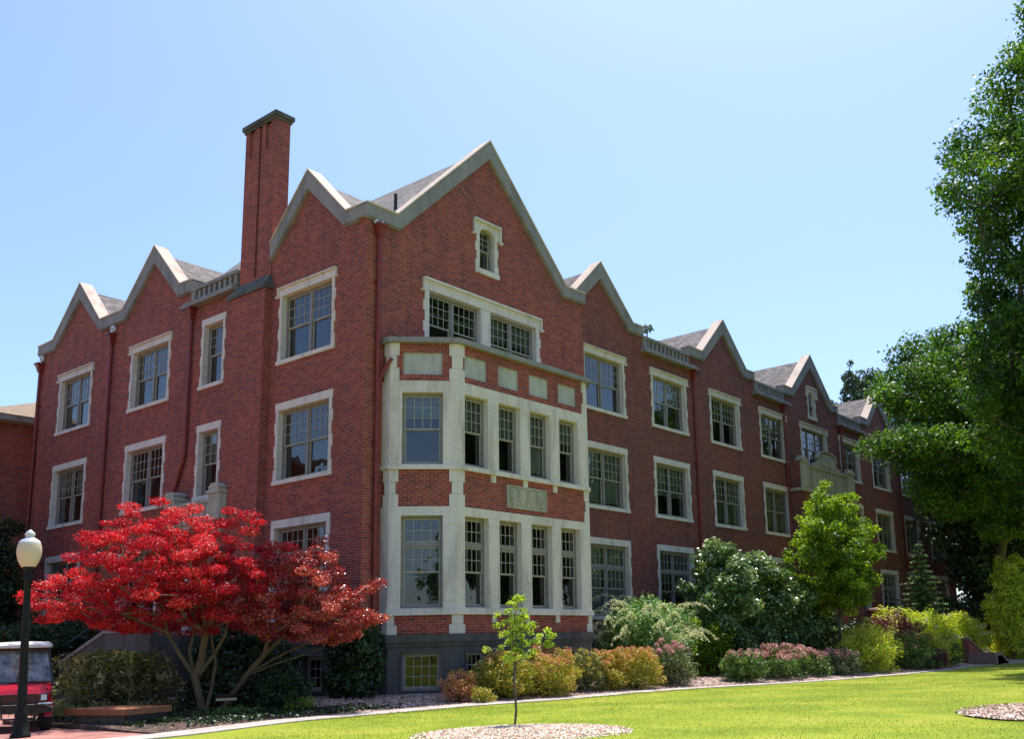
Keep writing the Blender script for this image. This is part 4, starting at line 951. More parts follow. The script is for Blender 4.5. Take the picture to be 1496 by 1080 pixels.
mound((44.6, -3.0, .2), 3.2, 3.4, 109, [('dark', 9000, .16, .5, None)], 'dark shrub right of the young spruce')
# --- planting in the shade on the left
def arching(loc, w, h, seed, n, label):
    x, y, z = loc; g = random.Random(seed); m = MB(); cc = []
    for i in range(n):
        a = g.uniform(0, 6.283); R_ = w/2*g.uniform(.35, 1.05); hh = h*g.uniform(.7, 1.1); b = Vector((x+g.gauss(0, w*.09), y+g.gauss(0, w*.09), z)); o = Vector((math.cos(a), math.sin(a), 0))
        pts = [b+o*R_*s_+Vector((0, 0, hh*math.sin(min(1, s_*1.05)*2.95)*1.0)) for s_ in (0, .2, .4, .6, .8, 1)]
        for q in pts[2:]: cc.append(q)
        m.tube(pts, [.006, .005, .004, .004, .003, .002], 3, False)
    return plant('arching_shrub', loc, label, 'shrub', [('foliage', leaves_mesh('foliage', cc, .16, 17000, .17, G['fern'], 1.3, -.2, seed, 4.5, .3))], m, 'bark')
arching((-5.7, 3.0, 0), 3.2, 1.5, 111, 300, 'feathery arching olive shrub behind the timber bench')
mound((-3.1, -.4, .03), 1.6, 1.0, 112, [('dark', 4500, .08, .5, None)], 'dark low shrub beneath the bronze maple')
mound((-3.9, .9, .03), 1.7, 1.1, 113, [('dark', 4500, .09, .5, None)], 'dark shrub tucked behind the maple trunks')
mound((-1.1, 4.6, .05), 2.6, 2.3, 122, [('dark', 12000, .12, .5, None)], 'added dark shrub that darkens the side wall below the maple, right of the stair', depth=1.6)  # dark mass added to deepen the gloom under the maple crown
mound((-1.9, 1.6, .05), 1.9, 1.7, 123, [('dark', 8000, .11, .5, None)], 'added dark shrub deepening the shade between the maple and the corner')  # second dark mass added for the gloom below the crown
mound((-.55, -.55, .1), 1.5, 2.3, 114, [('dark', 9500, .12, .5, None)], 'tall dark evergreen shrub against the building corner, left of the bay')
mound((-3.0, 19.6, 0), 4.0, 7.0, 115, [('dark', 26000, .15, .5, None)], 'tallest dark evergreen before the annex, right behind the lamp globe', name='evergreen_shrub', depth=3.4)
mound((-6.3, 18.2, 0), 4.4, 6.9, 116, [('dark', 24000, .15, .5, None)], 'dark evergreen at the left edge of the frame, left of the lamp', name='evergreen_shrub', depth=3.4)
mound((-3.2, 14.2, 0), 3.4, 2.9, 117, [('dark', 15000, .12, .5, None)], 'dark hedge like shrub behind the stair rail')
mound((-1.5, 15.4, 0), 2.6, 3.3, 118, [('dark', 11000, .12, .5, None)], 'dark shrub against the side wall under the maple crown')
mound((-5.0, -1.4, .02), 1.3, .22, 119, [('green', 1500, .05, .8, None)], 'low mat of green creeping plants by the plaque', name='ground_plant', cat='plant')
mound((-3.3, -1.75, .03), .7, .34, 120, [('lime', 500, .07, .8, None)], 'small bright leafed plant at the edge of the shaded bed', name='ground_plant', cat='plant')

# --- trees across the lawn, outside the frame, that the windows mirror
src = tree('reflected_tree', (46, -36, 0), 'round broadleaf tree across the lawn, nearest the bay window', [(46, -36, 12, 8, 7.5, 8), (46, -36, 18, 5, 5, 5)], 240, 30000, .5, 'big', .5, .05, 121, 1.6, 4, dmin=1.5, step=1.6, inner=.5, group='trees across the lawn')
for (x, y, s, rz, lb) in ((66, -33, 1.1, 1, 'broadleaf tree across the lawn, opposite the middle of the wing'), (88, -35, 1.15, 2, 'broadleaf tree across the lawn, opposite the far wing'), (110, -40, 1.2, 3, 'farthest broadleaf tree across the lawn'),
                         (-38, 27, .85, 4, 'broadleaf tree beyond the brick paving, facing the side wall'), (-44, 46, .9, 5, 'broadleaf tree beyond the annex'), (-52, 2, .7, 2.5, 'broadleaf tree left of the camera beyond the paving'), (-44, -54, .62, 1.5, 'small broadleaf tree far behind the camera'), (-58, -42, .66, .5, 'broadleaf tree behind the camera, left of the small one'), (-30, -66, .7, 3.5, 'broadleaf tree behind the camera, right of the small one')):
    o = src.copy(); COL.objects.link(o); o.location = (x, y, 0); o.scale = (s, s, s); o.rotation_euler = (0, 0, rz); o['label'] = lb
    for ch in src.children: c = ch.copy(); COL.objects.link(c); c.parent = o

# ------------------------------------------------------------------ ground
def ground_mat(name, stops, sc1, sc2, rough=.95, bs=.4, bd=.03, extra=None, stretch=None):
    m, nt, out = new_mat(name); v = objvec(nt, stretch)
    a = noise(nt, sc1, 6, v, .6); b = noise(nt, sc2, 4, v, .7)
    ad = N(nt, 'ShaderNodeMath', operation='MULTIPLY_ADD'); L(nt, b.outputs[0], ad.inputs[0]); ad.inputs[1].default_value = .75; ad.inputs[2].default_value = -.375
    s2 = N(nt, 'ShaderNodeMath', operation='ADD'); L(nt, ad.outputs[0], s2.inputs[0]); L(nt, a.outputs[0], s2.inputs[1])
    r = ramp(nt, stops); L(nt, s2.outputs[0], r.inputs[0])
    p = N(nt, 'ShaderNodeBsdfPrincipled', Roughness=rough); p.inputs['Specular IOR Level'].default_value = .2
    L(nt, r.outputs[0], p.inputs['Base Color']); L(nt, bump(nt, b.outputs[0], bs, bd), p.inputs['Normal']); L(nt, p.outputs[0], out.inputs[0]); return m
M['lawn'] = ground_mat('lawn_grass', [(.22, (.12, .17, .012)), (.42, (.17, .225, .014)), (.58, (.25, .285, .02)), (.78, (.36, .33, .07))], .4, 30, bs=.2)
M['path'] = ground_mat('concrete_edging', [(.3, (.30, .25, .22)), (.55, (.46, .39, .35)), (.8, (.56, .50, .46))], 2, 30, bs=.2)
M['mulch'] = ground_mat('bark_mulch', [(.25, (.10, .065, .05)), (.40, (.30, .20, .16)), (.52, (.52, .39, .33)), (.70, (.70, .57, .51))], 5, 22, bs=.9, bd=.05)
M['chipl'] = leaf_mat('sapling_chips', [(0, (.38, .25, .16)), (.3, (.70, .54, .41)), (1, (.90, .79, .68))], .0, .8)
M['chip'] = leaf_mat('bark_chips', [(0, (.10, .055, .04)), (.4, (.34, .21, .16)), (.75, (.60, .45, .38)), (1, (.74, .62, .56))], .0, .8)
def paving():
    m, nt, out = new_mat('brick_paving'); uv = nt.nodes.new('ShaderNodeUVMap'); uv.uv_map = 'UVMap'
    b = nt.nodes.new('ShaderNodeTexBrick'); b.inputs['Scale'].default_value = 1; b.inputs['Brick Width'].default_value = .2; b.inputs['Row Height'].default_value = .1; b.inputs['Mortar Size'].default_value = .006
    b.inputs['Color1'].default_value = (.34, .10, .075, 1); b.inputs['Color2'].default_value = (.46, .20, .16, 1); b.inputs['Mortar'].default_value = (.22, .17, .14, 1); L(nt, uv.outputs[0], b.inputs['Vector'])
    n = noise(nt, 1.2, 5, uv.outputs[0]); r = ramp(nt, [(.3, (.7,)*3), (.7, (1.1,)*3)]); L(nt, n.outputs[0], r.inputs[0])
    p = N(nt, 'ShaderNodeBsdfPrincipled', Roughness=.85); L(nt, mix(nt, b.outputs[0], r.outputs[0], 1.0, 'MULTIPLY'), p.inputs['Base Color']); L(nt, bump(nt, b.outputs['Fac'], -.4, .01), p.inputs['Normal']); L(nt, p.outputs[0], out.inputs[0]); return m
M['paving'] = paving()
PATH = [(-14, -3.9), (-11, -4.6), (-8.7, -4.75), (-6.8, -4.3), (-5.3, -3.95), (-3.6, -4.0), (-2, -4.15), (-.3, -4.15), (1.5, -4.5), (3.2, -4.85), (5, -5.05), (7.5, -5.35), (9.5, -5.75), (11.5, -6.6), (13.5, -7.35), (16, -8.0), (20, -8.5), (25, -8.65), (29, -8.5), (33, -8.9), (38, -9.4), (50, -10), (70, -10.5)]
def cr_(P, t):
    n = len(P)-1; i = min(int(t), n-1); f_ = t-i; a = P[max(i-1, 0)]; b = P[i]; c = P[i+1]; d = P[min(i+2, n)]
    return tuple(.5*((2*b[k])+(-a[k]+c[k])*f_+(2*a[k]-5*b[k]+4*c[k]-d[k])*f_*f_+(-a[k]+3*b[k]-3*c[k]+d[k])*f_**3) for k in (0, 1))
SM = [cr_(PATH, i/5) for i in range(5*(len(PATH)-1)+1)]
def wid(x): return .80 if x < 4 else max(.34, .80-(x-4)*.045)
def edge(i, s):
    a = SM[max(i-1, 0)]; b = SM[min(i+1, len(SM)-1)]; t = Vector((b[0]-a[0], b[1]-a[1])).normalized(); return (SM[i][0]-t.y*s, SM[i][1]+t.x*s)
EN = [edge(i, -wid(SM[i][0])/2) for i in range(len(SM))]; EF = [edge(i, wid(SM[i][0])/2) for i in range(len(SM))]
g0 = MB(); nx = 30
g0.quad([(-700, -700, -.01), (900, -700, -.01), (900, 900, -.01), (-700, 900, -.01)]); tag(g0.build('ground', 'lawn'), kind='structure')
# lawn: gently uneven sheet in front of the path
lw = MB(); g = random.Random(2)
def lh(x, y): return .03*math.sin(x*.21+1)*math.cos(y*.17)+.018*math.sin(x*.7+y*.5)
rows = []
for i in range(len(SM)):
    x0, y0 = EN[i]; rows.append([(x0+(x0+19-(-3))*0, y0-(t**1.5)*34, .0) for t in [k/26 for k in range(27)]])
for i in range(len(rows)-1):
    for k in range(26):
        q = [rows[i][k+1], rows[i+1][k+1], rows[i+1][k], rows[i][k]]
        q = [(p[0], p[1], .012+lh(p[0], p[1])*min(1, abs(kk)/3)+.012*min(1, kk)) for p, kk in zip(q, (k+1, k+1, k, k))]
        lw.quad(q, [(p[0], p[1]) for p in q])
tag(lw.build('lawn', 'lawn', None, True), kind='structure')
pt = MB()
for i in range(len(SM)-1):
    a, b, c_, d = EN[i], EN[i+1], EF[i+1], EF[i]; z0, z1 = .035, .05
    pt.quad([(a[0], a[1], z0), (b[0], b[1], z0), (c_[0], c_[1], z1), (d[0], d[1], z1)], [a, b, c_, d]); pt.quad([(a[0], a[1], -.05), (b[0], b[1], -.05), (b[0], b[1], z0), (a[0], a[1], z0)])
    pt.quad([(d[0], d[1], z1), (c_[0], c_[1], z1), (c_[0], c_[1], -.05), (d[0], d[1], -.05)])
tag(pt.build('path', 'path'), kind='structure')
# planting bed rises softly from the path to the wall
def bedz(x, y, yf):
    t = max(0, min(1, (y-yf)/3.0)); return .03+(.20 if x > -3 else .06)*t*t*(3-2*t)
M['soil'] = ground_mat('dark_soil', [(.25, (.035, .026, .02)), (.45, (.08, .055, .042)), (.62, (.15, .10, .08)), (.8, (.28, .21, .17))], 4, 20, bs=.8, bd=.04)  # soil darker than the mulch, for the left part of the bed
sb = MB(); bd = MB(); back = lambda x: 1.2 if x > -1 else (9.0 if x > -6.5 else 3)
cols_ = []
for i in range(len(SM)):
    x, y = EF[i]
    if x < -8.6: continue
    yb = back(x); col = [(x, y+(yb-y)*k/12, bedz(x, y+(yb-y)*k/12, y)+.012*math.sin(x*5+k)) for k in range(13)]; cols_.append(col)
for i in range(len(cols_)-1):
    for k in range(12):
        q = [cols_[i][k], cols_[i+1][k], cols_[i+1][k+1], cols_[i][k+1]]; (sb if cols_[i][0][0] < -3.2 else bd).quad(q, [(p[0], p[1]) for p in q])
for col, s_ in ((cols_[0], 1),):
    for k in range(12):
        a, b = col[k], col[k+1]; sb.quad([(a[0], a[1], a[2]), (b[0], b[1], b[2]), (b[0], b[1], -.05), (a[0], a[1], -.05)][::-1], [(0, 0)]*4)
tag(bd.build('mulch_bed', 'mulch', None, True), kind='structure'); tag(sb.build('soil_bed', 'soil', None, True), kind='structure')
pv = MB()
pv.quad([(-40, -6, .004), (-8.3, -4.3, .004), (-8.3, 3, .004), (-40, 3, .004)]); pv.quad([(-40, 3, .004), (-2.5, 3, .004), (-2.5, 23.9, .004), (-40, 23.9, .004)]) 
tag(pv.build('brick_paving', 'paving'), kind='structure')
M['mulchl'] = ground_mat('pale_mulch', [(.25, (.28, .19, .13)), (.42, (.52, .40, .31)), (.58, (.76, .63, .52)), (.72, (.86, .75, .65))], 6, 24, bs=.8, bd=.04)
def ringbed(cx, cy, rx, ry, h, nm, mat='mulch'):
    m = MB(); n = 40; pr = [(cx, cy, h)]
    g = random.Random(int(cx*10)); wob = [1+.04*math.sin(3*a*6.283/n+1)+g.uniform(-.02, .02) for a in range(n)]
    rg = [[(cx+rx*f_*wob[k]*math.cos(6.2832*k/n), cy+ry*f_*wob[k]*math.sin(6.2832*k/n), (h*(1-f_**2.2)+.02)) for k in range(n)] for f_ in (.2, .4, .6, .8, .93, 1.0)]
    for k in range(n): m.quad([pr[0], rg[0][k], rg[0][(k+1) % n]])
    for a in range(5):
        for k in range(n): m.quad([rg[a][k], rg[a+1][k], rg[a+1][(k+1) % n], rg[a][(k+1) % n]])
    m.quad([(q[0], q[1], q[2]) for q in rg[-1]][::-1])
    return tag(m.build(nm, mat, None, True), kind='structure')
ringbed(-5.6, -11.3, 1.85, 1.85, .05, 'mulch_bed', 'mulchl'); ringbed(2.3, -19.2, 2.6, 2.6, .06, 'mulch_bed', 'mulchl')
# loose chips
def scatter(name, n, fn, size, mat, seed, kind='stuff', elong=2.2, up=2.5, label=None, cat=None):
    g = np.random.default_rng(seed); P = fn(g, n); me = leaves_mesh(name, P, np.full(len(P), .012), len(P), size, mat, .3, up, seed, elong); o = bpy.data.objects.new(name, me); COL.objects.link(o); tag(o, label, cat, None, kind); return o
def chipbed(g, n):
    P = []
    while len(P) < n:
        i = int(g.integers(10, 90)); x, y = EF[i]
        if x < -8 or x > 32 or (x < -3.2 and g.random() > .12): continue
        t = g.random()**1.6; yy = y+t*3.2; P.append((x+g.uniform(-.2, .2), yy, bedz(x, yy, y)+.02))
    return P
def chipring(cx, cy, rx, ry, h):
    def f(g, n):
        a = g.random(n)*6.283; r = np.sqrt(g.random(n))*1.03; return np.stack([cx+rx*r*np.cos(a), cy+ry*r*np.sin(a), h*(1-np.minimum(r, 1)**2.2)+.035], 1)
    return f
scatter('bark_chips', 16000, chipbed, .07, M['chip'], 201, label='pinkish bark chips strewn over the planting bed', cat='bark chips')
scatter('bark_chips', 13000, chipring(-5.6, -11.3, 1.9, 1.9, .05), .055, M['chipl'], 202, label='fine bark chips around the sapling', cat='bark chips')
scatter('bark_chips', 9000, chipring(2.3, -19.2, 2.68, 2.68, .06), .065, M['chip'], 203, label='bark chips of the mulch ring at the lower right', cat='bark chips')
def cover(g, n):
    P = []
    while len(P) < n:
        x = g.uniform(-8, -1.5); y = g.uniform(-3.6, 2.6)
        if math.sin(x*2.1+1)*math.cos(y*2.3)+.35*math.sin(x*5+y*4) > -.05: P.append((x, y, .07+.10*g.random()))
    return P
scatter('ground_cover', 9000, cover, .085, G['dark'], 204, elong=1.6, up=1.2, label='low dark green ground cover under the maples', cat='ground cover')
# grass blades
def blades():
    g = np.random.default_rng(5); n = 260000; th = g.uniform(R(2), R(73), n); d = 14+(g.random(n)**.75)*30
    x = -18.99+d*np.cos(th); y = -23.22+d*np.sin(th)
    ex = np.array([e[0] for e in EN]); ey = np.array([e[1] for e in EN]); lim = np.interp(x, ex, ey)
    k = (y < lim+.02) & (((x+5.6)/1.83)**2+((y+11.3)/1.83)**2 > .96+.1*g.random(n)) & (((x-2.3)/2.6)**2+((y+19.2)/2.6)**2 > .96+.08*g.random(n)); x = x[k]; y = y[k]; n = len(x)
    h = .010+.018*g.random(n); a = g.random(n)*6.283; w = .007+.006*g.random(n); lx = g.normal(0, .016, n); ly = g.normal(0, .016, n)
    z = .026+.03*np.sin(x*.21+1)*np.cos(y*.17)+.018*np.sin(x*.7+y*.5); v = np.empty((n, 3, 3)); v[:, 0] = np.stack([x-w*np.cos(a), y-w*np.sin(a), z-.03], 1); v[:, 1] = np.stack([x+w*np.cos(a), y+w*np.sin(a), z-.03], 1); v[:, 2] = np.stack([x+lx, y+ly, z+h], 1)
    me = bpy.data.meshes.new('grass'); me.vertices.add(n*3); me.vertices.foreach_set('co', v.astype(np.float32).ravel()); me.loops.add(n*3); me.loops.foreach_set('vertex_index', np.arange(n*3, dtype=np.int32))
    me.polygons.add(n); me.polygons.foreach_set('loop_start', np.arange(0, n*3, 3, dtype=np.int32))
    try: me.polygons.foreach_set('loop_total', np.full(n, 3, dtype=np.int32))
    except Exception: pass
    at = me.attributes.new('rnd', 'FLOAT', 'FACE'); at.data.foreach_set('value', g.random(n).astype(np.float32))
    me.materials.append(leaf_mat('grass_blade', [(0, (.10, .155, .012)), (.6, (.21, .27, .02)), (.9, (.34, .35, .05)), (1, (.50, .42, .16))], .3, .55, (1, 1, .3))); me.update(calc_edges=True)
    o = bpy.data.objects.new('grass', me); COL.objects.link(o); tag(o, 'short sunlit grass blades of the lawn', 'grass', None, 'stuff')
blades()
# ------------------------------------------------------------------ street lamp
e = empty('street_lamp', (-9.93, -1.75, 0), 0, 'dark green lamp post with a cream acorn globe in front of the red cart', 'street lamp')
MB().lathe([(.0, 0), (.21, 0), (.21, .06), (.17, .1), (.165, .3), (.13, .42), (.14, .46), (.115, .52), (.10, .75), (.115, .8), (.10, .85)], n=20).build('base', 'postgreen', e, True)
MB().lathe([(.10, .85), (.088, 1.6), (.075, 2.9), (.07, 3.28), (.10, 3.31), (.10, 3.35), (.075, 3.38), (.075, 3.48), (.12, 3.52), (.12, 3.57), (0, 3.57)], n=20).build('pole', 'postgreen', e, True)
m, nt, out = new_mat('acrylic_globe'); p = N(nt, 'ShaderNodeBsdfPrincipled', Roughness=.3); p.inputs['Base Color'].default_value = (.78, .68, .50, 1); t = N(nt, 'ShaderNodeBsdfTranslucent', Color=(.9, .8, .62, 1)); mx = nt.nodes.new('ShaderNodeMixShader'); mx.inputs[0].default_value = .35
L(nt, p.outputs[0], mx.inputs[1]); L(nt, t.outputs[0], mx.inputs[2]); L(nt, mx.outputs[0], out.inputs[0])
gl = MB().lathe([(.145, 3.57), (.20, 3.66), (.245, 3.78), (.262, 3.90), (.25, 4.02), (.225, 4.08)], n=28).build('globe', m, e, True)
MB().lathe([(.23, 4.075), (.215, 4.12), (.15, 4.17), (.10, 4.20), (.085, 4.23), (.11, 4.26), (.105, 4.30), (.06, 4.34), (.025, 4.375), (.0, 4.38)], n=24).build('globe_cap', 'white', gl, True)
MB().lathe([(.014, 4.375), (.008, 4.40), (.016, 4.42), (.004, 4.47), (0, 4.48)], n=10).build('finial', 'black', gl, True)
e.scale = (.9, .9, .955); e.rotation_euler = (R(-.9), R(-1.5), 0)

# ------------------------------------------------------------------ red utility cart (front faces local -y)
e = empty('utility_cart', (-9.38, -.25, 0), R(-23), 'small red utility cart with a tall windshield parked behind the lamp post', 'utility cart')
def loft(secs):   # list of (y, [(x,z)...]) closed sections
    m = MB(); n = len(secs[0][1])
    for (ya, a), (yb, b) in zip(secs[:-1], secs[1:]):
        for k in range(n):
            k2 = (k+1) % n; m.quad([(a[k][0], ya, a[k][1]), (a[k2][0], ya, a[k2][1]), (b[k2][0], yb, b[k2][1]), (b[k][0], yb, b[k][1])])
    for (y, s), rev in ((secs[0], 1), (secs[-1], 0)):
        q = [(c[0], y, c[1]) for c in s]; m.quad(q[::-1] if not rev else q)
    return m
def sec(w, z0, z1, c=.08): return [(-w, z0), (w, z0), (w, z1-c), (w-c, z1-.02), (0, z1), (-w+c, z1-.02), (-w, z1-c)]
h = loft([(-.02, sec(.52, .62, .80)), (.06, sec(.57, .58, .90)), (.35, sec(.61, .5, 1.0)), (.62, sec(.62, .45, 1.06))]); h.build('hood', 'red', e)
b = MB()
b.box(-.6, .6, .62, 2.55, .38, .55); b.box(-.62, .62, 1.55, 2.6, .55, .95)
for s in (-1, 1): b.hexa([(s*.5, .1, .30), (s*.64, .1, .30), (s*.64, .72, .30), (s*.5, .72, .30), (s*.5, .14, .62), (s*.64, .14, .60), (s*.64, .72, .66), (s*.5, .72, .66)]) if s > 0 else b.hexa([(-.64, .1, .30), (-.5, .1, .30), (-.5, .72, .30), (-.64, .72, .30), (-.64, .14, .60), (-.5, .14, .62), (-.5, .72, .66), (-.64, .72, .66)])
b.build('body', 'red', e)
g_ = MB(); ring(g_, -.36, .36, .60, .80, .03, -.06, -.02)
for z in (.655, .7, .745): g_.box(-.33, .33, -.05, -.025, z-.012, z+.012)
g_.build('grille', 'black', e)
for s in (-1, 1):
    hl = MB().box(s*.385-(.0 if s > 0 else .15), s*.385+(.15 if s > 0 else 0), -.05, .05, .64, .80).build('headlight', 'black', e)
    MB().box(s*.405-(.0 if s > 0 else .11), s*.405+(.11 if s > 0 else 0), -.058, -.05, .66, .78).build('lens', 'white', hl)
bu = MB(); bu.box(-.62, .62, -.16, -.02, .40, .54); bu.tube([(-.6, -.12, .42), (-.62, -.22, .5), (-.45, -.24, .57), (.45, -.24, .57), (.62, -.22, .5), (.6, -.12, .42)], .022, 8); bu.tube([(-.3, -.24, .3), (-.32, -.25, .6)], .02, 8); bu.tube([(.3, -.24, .3), (.32, -.25, .6)], .02, 8); bu.tube([(-.3, -.24, .3), (.3, -.24, .3)], .02, 8)
bu.build('bumper', 'black', e)
for s in (-1, 1): MB().tube([(s*.36, -.2, .585), (s*.62, -.17, .59), (s*.68, .0, .56)], .022, 8).build('bumper_guard', 'chrome', e)
ws = MB(); A0, A1, Z0, Z1 = (.60, .58, 1.06, 1.74)
ws.quad([(-.60, .48, 1.05), (.60, .48, 1.05), (.47, .78, 1.74), (-.47, .78, 1.74)])
mw, nt, out = new_mat('windshield_reflections'); p = N(nt, 'ShaderNodeBsdfPrincipled', Roughness=.08); v = objvec(nt); n_ = noise(nt, 3.2, 6, v, .7); r_ = ramp(nt, [(.38, (.012, .015, .016)), (.5, (.12, .13, .135)), (.62, (.24, .25, .255))]); L(nt, n_.outputs[0], r_.inputs[0]); L(nt, r_.outputs[0], p.inputs['Base Color']); p.inputs['Specular IOR Level'].default_value = .9; L(nt, p.outputs[0], out.inputs[0])  # grey and dark mottling paints leafy reflections onto the windshield
ws.build('windshield', mw, e)
fr = MB()
for s in (-1, 1):
    fr.tube([(s*.63, .46, .95), (s*.50, .79, 1.78)], .03, 8); fr.tube([(s*.50, 1.75, .9), (s*.50, 1.7, 1.78)], .025, 8)
fr.tube([(-.62, .47, 1.04), (.62, .47, 1.04)], .018, 6); fr.tube([(-.5, .78, 1.75), (.5, .78, 1.75)], .03, 8); fr.tube([(-.1, .45, 1.08), (.15, .6, 1.35)], .01, 5)
fr.build('frame', 'black', e)
rf = loft([(.62, sec(.50, 1.79, 1.86, .05)), (.75, sec(.56, 1.79, 1.92, .07)), (1.2, sec(.57, 1.79, 1.94, .07)), (1.85, sec(.54, 1.79, 1.88, .06))]); rfo = rf.build('roof', 'cartroof', e)
MB().box(-.3, .3, .64, .7, 1.83, 1.87).build('roof_vent', 'black', rfo)
for s in (-1, 1):
    for y, nm in ((.42, 'wheel'), (2.15, 'wheel')):
        wv = MB(); prof = [(.12, -.11), (.25, -.12), (.285, -.09), (.29, 0), (.285, .09), (.25, .12), (.12, .11)]; wv.lathe(prof, n=26)
        for k in range(26):
            a = 6.2832*k/26; off = .05 if k % 2 else -.05; q = MB().box(.28, .305, -.02, .02, off-.045, off+.045); q.xform(Matrix.Rotation(a, 4, 'Z')); wv.add(q)
        T = Matrix.Translation((s*.54, y, .30)) @ Matrix.Rotation(math.pi/2, 4, 'Y'); wv.xform(T); w_ = wv.build(nm, 'tyre', e)
        rm = MB().lathe([(0, -.06), (.05, -.08), (.10, -.05), (.13, -.1), (.13, .1), (.10, .05), (.05, .08), (0, .06)], n=18); rm.xform(T); rm.build('rim', 'chrome', w_)
st = MB(); st.box(-.5, .5, 1.15, 1.55, .75, .85); st.box(-.5, .5, 1.5, 1.6, .85, 1.25); st.build('seat', 'black', e)
sw = MB(); sw.tube([(-.28+.16*math.cos(a), .92+.06*math.sin(a), 1.08+.15*math.sin(a)) for a in [k*.5236 for k in range(13)]], .012, 6); sw.tube([(-.28, .7, .95), (-.28, .92, 1.08)], .015, 6); sw.build('steering_wheel', 'black', e)
MB().tube([(.62, .46, 1.0), (.70, .42, 1.0)], .01, 6).add(MB().box(.69, .73, .38, .44, .96, 1.03)).build('mirror', 'chrome', e)

# ------------------------------------------------------------------ timber topped bench
e = empty('bench', (-7.5, -.85, 0), R(104), 'low square bench with a thick timber top on a concrete block, beside the red cart', 'bench')
t_ = MB()
for k in range(5): t_.box(-.9, .9, -.62+k*.25, -.62+(k+1)*.25-.008, .30, .42)
t_.box(-.93, -.9, -.65, .65, .29, .418); t_.box(.9, .93, -.65, .65, .29, .418); t_.box(-.9, .9, -.65, -.62, .29, .418); t_.box(-.9, .9, .625, .65, .29, .418)
t_.build('seat', 'wood', e); MB().box(-.74, .74, -.48, .48, -.02, .29).build('base', 'block', e)
MB().box(-.88, -.8, -.55, .5, -.02, .29).build('leg', 'black', e)
# ------------------------------------------------------------------ plaque
e = empty('plaque', (-4.75, -.75, .03), R(-30), 'small dark plaque on a low stake by the maple trunk', 'plaque')
MB().hexa([(-.24, -.14, .40), (.24, -.14, .40), (.24, .14, .50), (-.24, .14, .50), (-.24, -.14, .43), (.24, -.14, .43), (.24, .14, .53), (-.24, .14, .53)]).build('plate', 'black', e)
MB().box(-.24, .24, -.16, -.142, .375, .435).build('edge_board', 'tan', e)
MB().tube([(.12, 0, 0), (.12, 0, .45)], .012, 6).build('stake', 'pipe', e)
# ------------------------------------------------------------------ side entrance stair
e = empty('entry_stair', (-1.2, 14, 0), 0, 'stone stair with sloping cheek wall and dark handrail behind the feathery shrub', 'stairs')
m = MB(); n = 12
for k in range(n): m.box(-1.3, .9, 1.6-k*.48, 1.6-(k+1)*.48-(3.0 if k == n-1 else 0), 0, (k+1)*.18)
m.build('steps', 'cement', e)
m = MB(); m.hexa([(-1.55, -7.3, 0), (-1.3, -7.3, 0), (-1.3, -4.4, 0), (-1.55, -4.4, 0), (-1.55, -7.3, 2.3), (-1.3, -7.3, 2.3), (-1.3, -4.4, 2.3), (-1.55, -4.4, 2.3)]); m.hexa([(-1.55, -4.4, 0), (-1.3, -4.4, 0), (-1.3, 1.9, 0), (-1.55, 1.9, 0), (-1.55, -4.4, 2.3), (-1.3, -4.4, 2.3), (-1.3, 1.9, .2), (-1.55, 1.9, .2)]); m.build('cheek_wall', 'cement', e)
m = MB(); m.hexa([(-1.6, -7.3, 2.3), (-1.25, -7.3, 2.3), (-1.25, -4.4, 2.3), (-1.6, -4.4, 2.3), (-1.6, -7.3, 2.42), (-1.25, -7.3, 2.42), (-1.25, -4.4, 2.42), (-1.6, -4.4, 2.42)]); m.hexa([(-1.6, -4.4, 2.3), (-1.25, -4.4, 2.3), (-1.25, 1.95, .2), (-1.6, 1.95, .2), (-1.6, -4.4, 2.42), (-1.25, -4.4, 2.42), (-1.25, 1.95, .32), (-1.6, 1.95, .32)]); m.build('coping', 'coping', e)
m = MB(); m.tube([(-1.42, 1.9, .2), (-1.42, 1.9, .85), (-1.42, -4.4, 3.0), (-1.42, -7, 3.0)], .03, 8); m.tube([(-1.42, -1.2, 1.2), (-1.42, -1.2, 1.9)], .02, 6); m.tube([(-1.42, -4.4, 2.4), (-1.42, -4.4, 3.0)], .02, 6); m.build('handrail', 'rail', e)
# ------------------------------------------------------------------ brick step wall on the right
e = empty('step_wall', (33.9, -7.5, 0), 0, 'low sloping brick wall with stone coping beside garden steps at the right', 'garden wall')
x0 = -1.9
def slope(ya, yb, za, zb, mm): 
    mm.hexa([(-1.9, ya, -.2), (.65, ya, -.2), (.65, yb, -.2), (-1.9, yb, -.2), (-1.9, ya, 1.25+zb), (.65, ya, .42+zb), (.65, yb, .42+zb), (-1.9, yb, 1.25+zb)])
w_ = MB(); slope(-.15, .15, 0, 0, w_); w_.box(.65, 1.9, -.15, .15, -.2, .42); w_.build('wall', 'brick_dark', e)
c_ = MB(); c_.hexa([(-1.95, -.2, 1.25), (.65, -.2, .42), (.65, .2, .42), (-1.95, .2, 1.25), (-1.95, -.2, 1.33), (.65, -.2, .5), (.65, .2, .5), (-1.95, .2, 1.33)]); c_.box(.65, 1.95, -.2, .2, .42, .5); c_.build('coping', 'terracotta', e)
s_ = MB()
for k in range(4): s_.box(.1-k*.38-1.3, .1-k*.38, -1.5, -.16, -.1, .15*(k+1)+.0*k)
s_.build('step', 'terracotta', e)
e = empty('brick_pier', (35.9, -1.5, 0), 0, 'round topped brick pier with a flat cap before the far ground floor windows', 'pier')
MB().lathe([(0, 0), (.55, 0), (.55, 2.95), (0, 2.95)], n=20).build('shaft', 'brick_dark', e); MB().lathe([(0, 2.95), (.66, 2.95), (.7, 3.02), (.62, 3.1), (0, 3.14)], n=20).build('cap', 'terracotta', e)

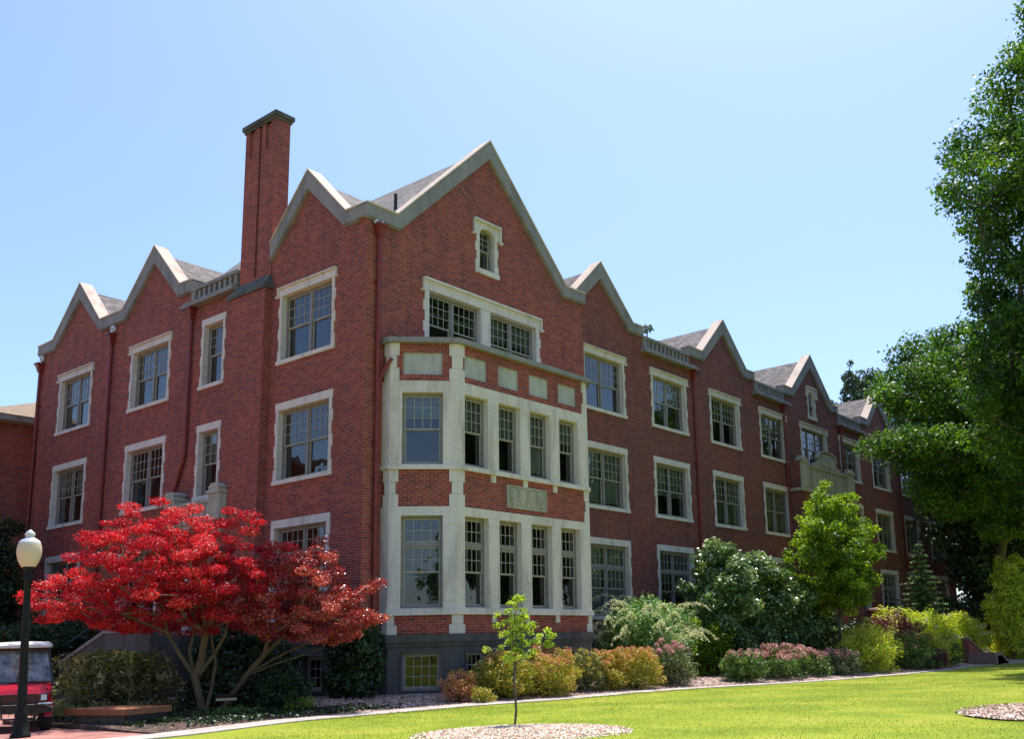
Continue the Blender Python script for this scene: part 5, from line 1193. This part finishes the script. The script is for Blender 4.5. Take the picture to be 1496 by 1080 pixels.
# ------------------------------------------------------------------ camera
W, H_ = 1496.0, 1080.0; F_, CX, CY = 1431.5, 858.6, 659.2; YAW, PIT, ROL = 0.655513357, 0.194401245, 0.026750684
cam = bpy.data.cameras.new('camera'); co = bpy.data.objects.new('camera', cam); COL.objects.link(co); SC.camera = co
fwd = Vector((math.cos(YAW)*math.cos(PIT), math.sin(YAW)*math.cos(PIT), math.sin(PIT))); rt = Vector((math.sin(YAW), -math.cos(YAW), 0)); dn = fwd.cross(rt)
r2 = rt*math.cos(ROL)+dn*math.sin(ROL); d2 = dn*math.cos(ROL)-rt*math.sin(ROL)
co.matrix_world = Matrix(((r2.x, -d2.x, -fwd.x, -18.9927), (r2.y, -d2.y, -fwd.y, -23.2224), (r2.z, -d2.z, -fwd.z, 1.55), (0, 0, 0, 1)))
cam.sensor_width = 36; cam.lens = F_/W*36; cam.shift_x = (W/2-CX)/W; cam.shift_y = (CY-H_/2)/W; cam.clip_end = 3000; cam.clip_start = .1
# ------------------------------------------------------------------ light
sd = Vector((.37, .15, 1.0)).normalized(); el = math.asin(sd.z); az = math.atan2(sd.x, sd.y)
wd = bpy.data.worlds.new('World'); SC.world = wd; wd.use_nodes = True; nt = wd.node_tree; nt.nodes.clear()
sk_ = nt.nodes.new('ShaderNodeTexSky'); sk_.sky_type = 'NISHITA'; sk_.sun_disc = False; sk_.sun_elevation = el; sk_.sun_rotation = az; sk_.air_density = 1.0; sk_.dust_density = 1.6; sk_.ozone_density = 1.0
bg = nt.nodes.new('ShaderNodeBackground'); bg.inputs[1].default_value = .125; ow = nt.nodes.new('ShaderNodeOutputWorld'); nt.links.new(mix(nt, sk_.outputs[0], (.82, .94, 1.13), 1.0, 'MULTIPLY'), bg.inputs[0]); nt.links.new(bg.outputs[0], ow.inputs[0])
su = bpy.data.lights.new('sun', 'SUN'); su.energy = 4.2; su.angle = R(.53); su.color = (1, .95, .87); so = bpy.data.objects.new('sun', su); COL.objects.link(so); so.rotation_euler = sd.to_track_quat('Z', 'Y').to_euler(); so.location = (20, 0, 60)
vs = SC.view_settings; vs.view_transform = 'Standard'; vs.look = 'None'; vs.gamma = 1; vs.exposure = .8
SC.cycles.max_bounces = 8; SC.cycles.transparent_max_bounces = 12; SC.cycles.use_denoising = True
